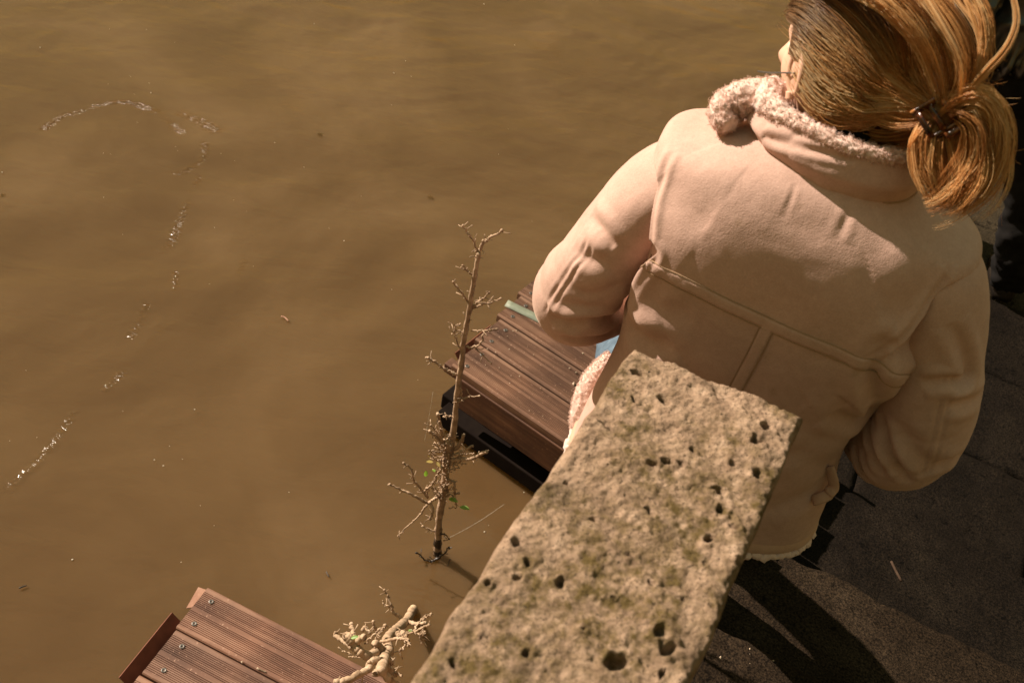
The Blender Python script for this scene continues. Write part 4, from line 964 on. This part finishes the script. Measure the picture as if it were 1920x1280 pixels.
# claw clip
clip = empty('hair_clip', (0, 0, 0)); clip.parent = woman; 
nC = CAML-KW; nC /= np.linalg.norm(nC); aC = aty_l(1800, 192, -.035)-aty_l(1742, 226, -.035); aC -= (aC@nC)*nC; aC /= np.linalg.norm(aC); bC = np.cross(nC, aC)
KC = KW+nC*.012
mb = MB()
for k in range(4):
    o_ = -.024+.016*k; arc = [KC+aC*o_+bC*(.019*math.cos(t))+nC*(.015*math.sin(t)-.004) for t in np.linspace(-.2, PI+.2, 16)]
    mb.tube(arc, [.0034]*3+[.0042]*10+[.0034]*2+[.0022], 10, squash=.6)
mb.V = [tuple(v) for v in lshift(mb.V)]; mb.build('claw', MAT['tortoise'], clip)
mb = MB()
for sgn in (-1, 1): mb.tube([KC+aC*t+bC*sgn*.020+nC*(.000+.002*math.sin(40*t)) for t in np.linspace(-.031, .031, 12)], .0048, 10, squash=.7)
mb.tube([KC+aC*t-bC*.026+nC*.008 for t in np.linspace(-.010, .016, 6)], .005, 10)
mb.V = [tuple(v) for v in lshift(mb.V)]; mb.build('clip_spine', MAT['tortoise'], clip)
# fine metal temple of a pair of glasses by the ear
tp = catmull([HC+head_dir(np.array(v)) for v in ((-.081, -.004, -.012), (-.080, .02, -.018), (-.077, .05, -.026), (-.068, .085, -.034))], 20)
V, Fs = tube_geo(tp, .0011, 8); mesh_obj('glasses_temple', lshift(V), Fs, MAT['screw'], woman)

# ================================================================== the person in black
P2 = np.array([1.53, 3.36, .073]); P2AZ = RAD(-25)
man = empty('person', tuple(P2), -P2AZ)
tag(man, 'person in black leather jacket and black trousers, mostly cut off by the right edge', 'person')
_c2, _s2 = math.cos(P2AZ), math.sin(P2AZ)
def m2l(p): q = np.asarray(p, float)-P2; return np.array([q[0]*_c2-q[1]*_s2, q[0]*_s2+q[1]*_c2, q[2]])
mb = MB()
hipL, hipR = m2l((1.39, 3.30, .90)), m2l((1.55, 3.26, .90))
footL, footR = m2l(at(1752, 405, .15)), m2l((1.835, 3.255, .15))
mb.add(*limb([hipL+[0, 0, .06], hipL, m2l(at(1822, 255, .52)), m2l(at(1778, 350, .28)), footL], [.10, .110, .100, .092, .090], seed=601, amp=.012))
mb.add(*limb([hipR+[0, 0, .06], hipR, m2l((1.69, 3.20, .53)), m2l((1.77, 3.21, .28)), footR], [.10, .105, .080, .074, .078], seed=611, amp=.012))
mb.add(*limb([m2l((1.46, 3.29, 1.02)), m2l((1.46, 3.29, .92)), m2l((1.47, 3.28, .82))], [.15, .16, .12], seed=621))
mb.build('trousers', MAT['dark_cloth'], man)
tj_ = []
for w_, d_, z, e in ((.180, .125, .86, 2.3), (.182, .128, .905, 2.3), (.186, .130, .912, 2.3), (.224, .168, .945, 2.3), (.222, .165, 1.0, 2.3), (.200, .142, 1.09, 2.4), (.190, .132, 1.2, 2.4), (.215, .14, 1.32, 2.6), (.22, .13, 1.40, 2.5), (.20, .11, 1.445, 2.3), (.13, .085, 1.475, 2.2), (.075, .07, 1.50, 2)):
    tj_.append((w_, d_, z, e))
K = catmull(tj_, 120); th = np.linspace(0, 2*PI, 160, endpoint=False)
cx = np.cos(th); sy = np.sin(th)
c0 = m2l((1.455, 3.29, 0)); G2 = np.stack([np.stack([c0[0]+k[0]*np.sign(cx)*np.abs(cx)**(2/k[3]), c0[1]+.01+k[1]*np.sign(sy)*np.abs(sy)**(2/k[3]), np.full(160, k[2])], 1) for k in K])
n2 = grid_normals(G2); V = G2.reshape(-1, 3); tha = np.tile(th, 120)
gather = np.sin(tha*23+3*vnoise(V, 6, 631))*np.exp(-((V[:, 2]-.95)/.055)**2)*.016
gather += .010*fbm(V, 9, 3, 641)+.012*np.clip(np.sin(V[:, 2]*38+4*vnoise(V, 5, 645)+tha), 0, 1)**4
G2 = (V+n2.reshape(-1, 3)*gather[:, None]).reshape(G2.shape)
lj = np_mesh('leather_jacket', G2.reshape(-1, 3), grid_quads(120, 160, True), MAT['leather'], man)
for sx in (-1, 1):
    V, Fs = limb([(sx*.17+c0[0], .0, 1.40), (sx*.235+c0[0], -.01, 1.32), (sx*.27+c0[0], -.02, 1.18), (sx*.28+c0[0], -.015, 1.06), (sx*.265+c0[0], .06, .98), (sx*.235+c0[0], .16, .94)], [.07, .078, .068, .062, .056, .05], 60, 140, 651+sx, .014)
    mesh_obj('sleeve', V, Fs, MAT['leather'], lj)
# waistband stitching
ring = G2[14]; V, Fs = tube_geo(np.vstack([ring, ring[:2]]), .003, 6); mesh_obj('waistband_seam', V, Fs, MAT['leather'], lj)
rows = []
for w_, d_, z, yc in ((.15, .10, .95, 0), (.16, .10, 1.25, 0), (.16, .09, 1.38, 0), (.09, .07, 1.45, .01), (.058, .060, 1.49, .015), (.055, .058, 1.53, .025)):
    rows.append(np.stack([c0[0]+w_*np.cos(th[::2]), c0[1]+yc+d_*np.sin(th[::2]), np.full(80, z)], 1))
for k in range(60):
    phi = -1.35+(1.35+1.54)*k/59; c, s = math.cos(phi), math.sin(phi); t2 = th[::2]; fc = np.clip(np.sin(t2), 0, 1); x = .077*c*np.cos(t2); y = .098*c*np.sin(t2); z = np.full(80, .118*s)
    jw = max(0, -s); x = x*(1-.2*jw*fc); y = y+.02*jw*fc
    g = lambda x0, z0, sx, sz: np.exp(-(((x-x0)/sx)**2+((z-z0)/sz)**2))*(np.sin(t2) > .2)
    y = y+.026*g(0, -.026, .012, .018)-.009*g(.032, .006, .016, .011)-.009*g(-.032, .006, .016, .011)+.006*g(0, -.062, .022, .010)
    rows.append(np.stack([c0[0]+x, c0[1]+.035+y, 1.63+z], 1))
G3 = np.array(rows); np_mesh('body', G3.reshape(-1, 3), grid_quads(len(rows), 80, True), MAT['skin'], man)
hr = []
for ph in np.linspace(-.5, 1.55, 30):
    t2 = th[::2]; d = np.stack([math.cos(ph)*np.cos(t2), math.cos(ph)*np.sin(t2), np.full(80, math.sin(ph))], 1)
    lim = np.where(np.sin(t2) > .3, .5, -.5); zc_ = np.maximum(d[:, 2], lim); xy = np.sqrt(np.maximum(1e-6, 1-zc_**2))/np.maximum(1e-6, np.hypot(d[:, 0], d[:, 1]))
    q = np.stack([.084*d[:, 0]*xy, .106*d[:, 1]*xy, .126*zc_], 1); q *= (1+.04*vnoise(q, 60, 671))[:, None]; hr.append(q+[c0[0], c0[1]+.035, 1.63])
np_mesh('hair', np.array(hr).reshape(-1, 3), grid_quads(30, 80, True), MAT['dark_hair'], man)
for f_, yw in ((footL, .1), (footR, -.55)):
    shoe(f_[0], f_[1]+.02, .0, yw, 'shoe', man, 'shoe', 0, .29)
# ================================================================== saplings standing in the water
def twig_path(pts, jit=.0015):
    P = catmull(pts, max(8, 6*len(pts))); P[1:-1] += rng.normal(0, jit, (len(P)-2, 3)); return P
def branch_obj(pts, r0, r1, mat, parent, name='branch', knob=True, buds=0, ns=9):
    P = twig_path(pts, .0012 if r0 < .006 else .0007); n_ = len(P); R = np.linspace(r0, r1, n_)*(1+.06*rng.normal(0, 1, n_))*(.86 if r0 < .007 else 1)
    for k in range(2, n_-1, 5): R[k] *= 1.10 if r0 < .006 else 1.0
    if r0 >= .006: R *= .92*(1+.07*np.sin(np.arange(n_)*.9+rng.random()*6))
    mb = MB().tube(P, np.maximum(R, .0009), ns)
    T_, N_v, B_v = frames(P)
    for b in range(buds):
        k = rng.integers(1, n_); a = rng.random()*2*PI; d = N_v[k]*math.cos(a)+B_v[k]*math.sin(a)+T_[k]*.6; L = .006+.014*rng.random()
        mb.tube([P[k], P[k]+d*L*.5+rng.normal(0, .001, 3), P[k]+d*L+rng.normal(0, .002, 3)], [max(.0009, R[k]*.35), .0009, .0012*(.6+rng.random()*.8)], 6)
    if knob and r1 < .004:
        e = P[-1]; d = T_[-1]; mb.tube([e-d*.003, e+d*.001, e+d*.004], [r1*.9, r1*1.5+.0006, r1*.5], 7)
    return mb.build(name, MAT[mat], parent)
def leaf_obj(c, d, L, W, mat, parent):
    d = np.asarray(d, float); d /= np.linalg.norm(d); up = np.array([0, 0, 1.0]); s = np.cross(d, up); s /= np.linalg.norm(s)+1e-9; u = np.cross(s, d); V = []
    for k, t in enumerate(np.linspace(0, 1, 7)):
        wd = W*math.sin(PI*min(1, t*.96+.04))**.8*.5; cc = np.asarray(c)+d*L*t+u*(-.15*L*t*t)
        V += [cc-s*wd+u*wd*.35, cc, cc+s*wd+u*wd*.35]
    Fs = []
    for k in range(6): Fs += [(3*k, 3*k+1, 3*k+4, 3*k+3), (3*k+1, 3*k+2, 3*k+5, 3*k+4)]
    return mesh_obj('leaf', V, Fs, MAT[mat], parent)
sap = empty('bare_sapling', (0, 0, 0)); tag(sap, 'tall thin bare sapling with stubby twigs standing in the water beside the deck', 'sapling')
Y0 = 1.59
def yp(pts, dy=0.0): return [aty(x, y, Y0+(p[0] if p else dy)) for x, y, *p in pts]
trunk = branch_obj(yp([(819, 1052), (821, 1010), (824, 970), (831, 925), (836, 885), (839, 850), (843, 826)]), .0105, .0115, 'bark', sap, 'trunk', False, 6, 14)
branch_obj(yp([(845, 850, .004), (849, 815, .006), (857, 745, .006), (864, 690, .004), (869, 645, .002), (878, 590), (887, 535, -.004), (893, 500, -.006), (898, 474, -.006)]), .0085, .0048, 'bark', sap, 'stem', False, 14, 12)
branch_obj(yp([(819.5, 1050, -.0004), (820.5, 1030, -.0006), (821.5, 1008, -.0008)]), .0116, .0116, 'wet_bark', sap, 'wet_bark_band', False, 0, 14)
BR = [([(897, 478), (889, 455), (878, 438), (868, 424)], .0028, .0016, 6), ([(897, 474), (905, 458), (918, 445), (929, 440), (941, 432)], .004, .0022, 4), ([(893, 488), (901, 466), (906, 452)], .003, .0018, 2),
      ([(886, 516), (877, 508), (868, 498)], .0022, .0014, 5), ([(878, 568), (868, 552), (860, 542), (850, 529)], .0026, .0016, 3), ([(884, 578), (897, 566), (908, 558), (917, 549)], .003, .0016, 6), ([(884, 580), (905, 570), (920, 567), (938, 560)], .0028, .0016, 4),
      ([(866, 662), (859, 646), (853, 628), (853, 612), (862, 608)], .0022, .0013, 5), ([(872, 622), (862, 620), (852, 619), (848, 626)], .002, .0012, 4), ([(874, 650), (892, 651), (903, 640), (910, 622), (931, 617)], .003, .0016, 5), ([(891, 652), (906, 666), (921, 681)], .0022, .0012, 3), ([(884, 620), (905, 619), (930, 617)], .0024, .0013, 3),
      ([(855, 702), (840, 694), (828, 689), (817, 678), (803, 671)], .0045, .0024, 6), ([(817, 678), (810, 676), (800, 670)], .002, .0013, 3), ([(858, 752), (874, 745), (898, 742)], .0028, .0014, 4), ([(853, 785), (843, 780), (832, 781)], .0026, .0016, 4), ([(862, 720), (866, 735), (862, 752)], .0022, .0014, 4),
      ([(831, 830), (828, 808), (824, 792), (821, 774)], .0062, .0050, 1), ([(836, 842), (824, 826), (814, 814), (806, 808)], .0055, .0030, 7), ([(830, 826), (818, 810), (808, 797)], .0030, .0018, 7), ([(843, 828), (845, 822), (846, 816)], .0085, .0060, 4),
      ([(853, 842), (862, 832), (868, 820), (869, 814)], .0058, .0045, 1), ([(853, 852, -.01), (868, 846, -.015), (878, 840, -.02), (886, 836, -.02)], .0030, .0022, 4), ([(848, 862, -.012), (866, 861, -.02), (886, 858, -.03), (903, 850, -.036), (913, 846, -.04)], .0068, .0052, 6), ([(852, 860, -.01), (868, 852, -.02), (888, 850, -.03)], .0026, .0016, 3),
      ([(834, 912, -.01), (824, 930, -.016), (808, 938, -.02)], .0048, .0040, 3), ([(808, 944, -.02), (792, 938, -.025), (772, 926, -.03), (752, 917, -.03), (731, 908, -.03)], .0050, .0026, 4), ([(802, 932, -.02), (788, 914, -.03), (776, 900, -.035), (772, 880, -.035), (757, 868, -.035)], .0040, .0022, 8),
      ([(800, 946, -.02), (788, 964, -.03), (772, 980, -.035), (747, 1004, -.035)], .0034, .0018, 6), ([(806, 940, -.02), (812, 958, -.028), (806, 972, -.03)], .0060, .0028, 9), ([(796, 920, -.02), (812, 905, -.025), (820, 888, -.03), (831, 874, -.03)], .0030, .0016, 5), ([(800, 930, -.02), (806, 910, -.02), (826, 882, -.03)], .0024, .0014, 5),
      ([(840, 900, -.01), (852, 905, -.016), (852, 925, -.02), (860, 924, -.02)], .0042, .0024, 4), ([(842, 935, -.012), (854, 940, -.02), (855, 950, -.02), (843, 952, -.02)], .0022, .0013, 3), ([(815, 996, -.01), (805, 992, -.014), (793, 986, -.016)], .0026, .0018, 3)]
for k in range(26):                                # short spurs crowded on the lower trunk
    x, y = 836+rng.normal(0, 3), 812+150*rng.random(); a_ = rng.random()*2*PI; L_ = 10+26*rng.random()
    BR.append(([(x, y, -.008), (x+L_*.5*math.cos(a_), y+L_*.5*math.sin(a_)-2, -.014), (x+L_*math.cos(a_+.4), y+L_*math.sin(a_+.4)-4, -.022)], .0030, .0013, 4))
for px_, r0, r1, nb in BR: branch_obj(yp(px_), r0, r1, 'bark', sap, 'branch', True, nb)
for px_, r0, r1, nb in [([(824, 1046, -.02), (806, 1052, -.03), (792, 1045, -.03), (781, 1036, -.03)], .0030, .0020, 6), ([(812, 1050, -.02), (830, 1040, -.02), (842, 1026, -.01)], .0030, .0018, 6), ([(836, 1062, -.03), (850, 1068, -.03), (864, 1072, -.03)], .0026, .0016, 5), ([(826, 1002, -.012), (834, 1000, -.012), (842, 1010, -.012)], .0024, .0014, 3)]:
    pts = yp(px_); pts = [np.array([p[0], p[1], max(p[2], .004)]) for p in pts]; branch_obj(pts, r0, r1, 'wet_bark', sap, 'wet_twig', True, nb)
for x, y, dy, d, L, W, m_ in [(842, 934, -.02, (.9, -.3, .25), .026, .015, 'leaf'), (862, 950, -.02, (1, -.2, .35), .028, .013, 'leaf'), (799, 882, -.03, (.1, -.4, -.9), .018, .010, 'leaf'), (812, 866, -.03, (-.8, -.3, .3), .018, .009, 'pale_leaf'), (818, 866, -.03, (.6, -.4, -.2), .016, .009, 'pale_leaf'), (806, 858, -.03, (-.3, -.3, .9), .012, .007, 'pale_leaf'), (812, 880, -.03, (.3, -.5, .3), .012, .008, 'leaf')]:
    leaf_obj(aty(x, y, Y0+dy), d, L, W, m_, sap)
# ---- cut tree leaning over the near deck
cut = empty('pollarded_tree', (0, 0, 0)); tag(cut, 'short pale cut tree with stubs leaning over the near deck', 'tree')
def zp(pts): return [at(x, y, z) for x, y, z in pts]
branch_obj(zp([(776, 1138, -.02), (772, 1146, .02), (764, 1160, .09), (752, 1172, .17), (738, 1184, .25), (727, 1196, .32), (726, 1208, .38), (729, 1220, .43), (722, 1232, .48), (718, 1246, .53), (714, 1258, .57)]), .0118, .0125, 'pale_bark', cut, 'trunk', False, 4, 14)
C2 = [([(726, 1222, .44), (712, 1214, .47), (704, 1206, .50)], .0095, .0085, 2), ([(712, 1214, .47), (700, 1226, .50), (686, 1228, .52), (670, 1216, .53), (660, 1200, .54)], .0105, .0100, 2), ([(660, 1200, .54), (654, 1196, .545), (650, 1190, .55)], .012, .010, 5), ([(668, 1205, .54), (676, 1196, .55), (684, 1194, .56)], .008, .0075, 0),
      ([(668, 1200, .53), (662, 1184, .53), (658, 1168, .53)], .0050, .0048, 2), ([(660, 1214, .50), (645, 1202, .49), (628, 1190, .48)], .0062, .0052, 1), ([(628, 1190, .48), (630, 1184, .485)], .0045, .004, 2), ([(694, 1186, .40), (684, 1176, .40), (680, 1180, .40)], .0040, .0034, 3),
      ([(716, 1182, .38), (702, 1176, .40), (700, 1165, .41)], .0034, .0026, 4), ([(700, 1204, .48), (712, 1184, .50), (722, 1172, .51)], .0032, .0028, 3), ([(684, 1206, .5), (700, 1190, .52), (710, 1180, .53)], .0024, .0020, 3),
      ([(758, 1165, .10), (748, 1154, .11), (738, 1148, .12), (733, 1134, .14), (728, 1118, .15), (721, 1106, .16)], .0052, .0024, 6), ([(736, 1142, .12), (728, 1136, .13), (719, 1131, .13)], .0026, .0016, 4),
      ([(764, 1164, .12), (776, 1168, .16), (790, 1168, .18), (798, 1166, .19)], .0062, .0050, 4), ([(726, 1200, .36), (752, 1194, .42), (776, 1184, .45), (804, 1171, .47)], .0040, .0022, 9), ([(776, 1184, .45), (786, 1166, .45), (796, 1158, .46), (808, 1151, .47)], .0026, .0020, 3), ([(776, 1186, .45), (790, 1188, .46), (796, 1184, .46)], .0026, .0022, 4), ([(784, 1186, .45), (788, 1196, .45), (791, 1204, .44)], .0018, .0022, 4),
      ([(714, 1202, .42), (738, 1198, .45), (762, 1196, .47), (767, 1206, .47)], .0042, .0026, 8), ([(762, 1200, .47), (758, 1212, .46), (750, 1219, .46)], .0022, .0020, 4), ([(754, 1186, .40), (762, 1190, .41)], .0075, .007, 3), ([(746, 1186, .38), (752, 1194, .39)], .008, .0075, 2),
      ([(716, 1240, .52), (704, 1236, .53), (694, 1244, .54), (692, 1252, .545), (676, 1262, .55), (656, 1272, .56), (634, 1278, .56), (628, 1278, .56)], .0085, .0070, 7), ([(694, 1246, .54), (692, 1240, .55)], .006, .003, 1), ([(706, 1260, .56), (704, 1262, .57)], .008, .007, 0),
      ([(720, 1250, .54), (734, 1256, .52), (742, 1264, .52)], .0058, .0060, 1), ([(724, 1248, .52), (742, 1258, .50), (752, 1266, .50)], .0030, .0022, 3), ([(716, 1256, .56), (728, 1272, .54), (750, 1290, .50)], .0085, .0075, 5), ([(728, 1234, .48), (732, 1242, .49)], .009, .008, 4), ([(690, 1226, .42), (676, 1232, .41), (662, 1231, .41)], .0018, .0014, 2), ([(660, 1226, .40), (650, 1222, .40), (644, 1220, .40)], .0016, .0012, 1)]
for px_, r0, r1, nb in C2: branch_obj(zp(px_) if len(px_) > 2 else zp([px_[0], tuple((np.array(px_[0])+np.array(px_[1]))/2), px_[1]]), r0, r1, 'pale_bark', cut, 'branch', True, nb, 10)
branch_obj(zp([(775, 1141, .002), (773, 1144, .012), (771, 1148, .026)]), .0126, .0126, 'cut_wood', cut, 'waterline_band', False, 0, 14)
leaf_obj(at(766, 1180, .44), (.6, -.5, .3), .014, .009, 'leaf', cut); leaf_obj(at(658, 1196, .56), (.7, .2, .4), .016, .008, 'leaf', cut)
# ---- spider threads
def silk(a, b_, label):
    P = [a*(1-u)+b_*u-np.array([0, 0, .012*math.sin(PI*u)]) for u in np.linspace(0, 1, 16)]
    V, Fs = tube_geo(P, .00028, 5); tag(mesh_obj('spider_thread', V, Fs, MAT['thread']), label, 'thread', 'spider threads by the sapling')
silk(aty(832, 1012, 1.57), at(945, 945, .1), 'thin spider thread from the sapling towards the parapet')
silk(aty(812, 735, 1.62), aty(796, 828, 1.6), 'thin spider thread hanging beside the upper stem')
# ---- things afloat
def drift(pts, r, mat, label):
    P = catmull([at(x, y, .006) for x, y in pts], 10); P[:, 2] = .0085; V, Fs = tube_geo(P, r, 6); tag(mesh_obj('floating_twig', V, Fs, MAT[mat]), label, 'twig', 'twigs afloat')
drift([(527, 594), (534, 596), (541, 603)], .0022, 'rust_light', 'reddish twig floating in mid water')
drift([(36, 1103), (43, 1100), (50, 1098)], .0018, 'wet_bark', 'dark twig floating near the lower left edge')
drift([(612, 1072), (614, 1077), (617, 1082)], .0016, 'wet_bark', 'tiny dark twig floating above the near deck')
for x, y, r, lb in ((601, 256, .016, 'round air bubble floating alone in mid water'), (806, 370, .010, 'small air bubble floating left of the sapling top'), (5, 367, .010, 'small air bubble at the left edge of the water')):
    c = at(x, y, .0); a = np.linspace(0, 2*PI, 24, endpoint=False)
    V = [c+r*np.array([math.cos(p)*math.cos(t), math.cos(p)*math.sin(t), .55*math.sin(p)])+[0, 0, .002] for p in np.linspace(-.3, PI/2-.02, 10) for t in a]
    o = mesh_obj('air_bubble', V, [tuple(f) for f in grid_quads(10, 24, True)], MAT['bubble']); o.modifiers.new('film', 'SOLIDIFY').thickness = .0004
    tag(o, lb, 'bubble', 'air bubbles on the water')
mb = MB()
for k in range(70):
    x, y = rng.random()*1100, rng.random()*1080
    if k < 12: x, y = [(283, 176), (328, 82), (206, 57), (258, 232), (378, 277), (381, 296), (570, 316), (677, 371), (290, 865), (340, 1055), (376, 950), (760, 117)][k]
    c = at(x, y, .0); r = .0012+.0022*rng.random()**3; c[2] = .004+.004*rng.random()
    mb.add([c+r*np.array(v) for v in ((0, 0, 1), (1, 0, 0), (0, 1, 0), (-1, 0, 0), (0, -1, 0), (0, 0, -1))], [(0, 1, 2), (0, 2, 3), (0, 3, 4), (0, 4, 1), (5, 2, 1), (5, 3, 2), (5, 4, 3), (5, 1, 4)])
tag(mb.build('foam_specks', MAT['foam']), 'tiny pale specks scattered over the water', 'specks', kind='stuff')
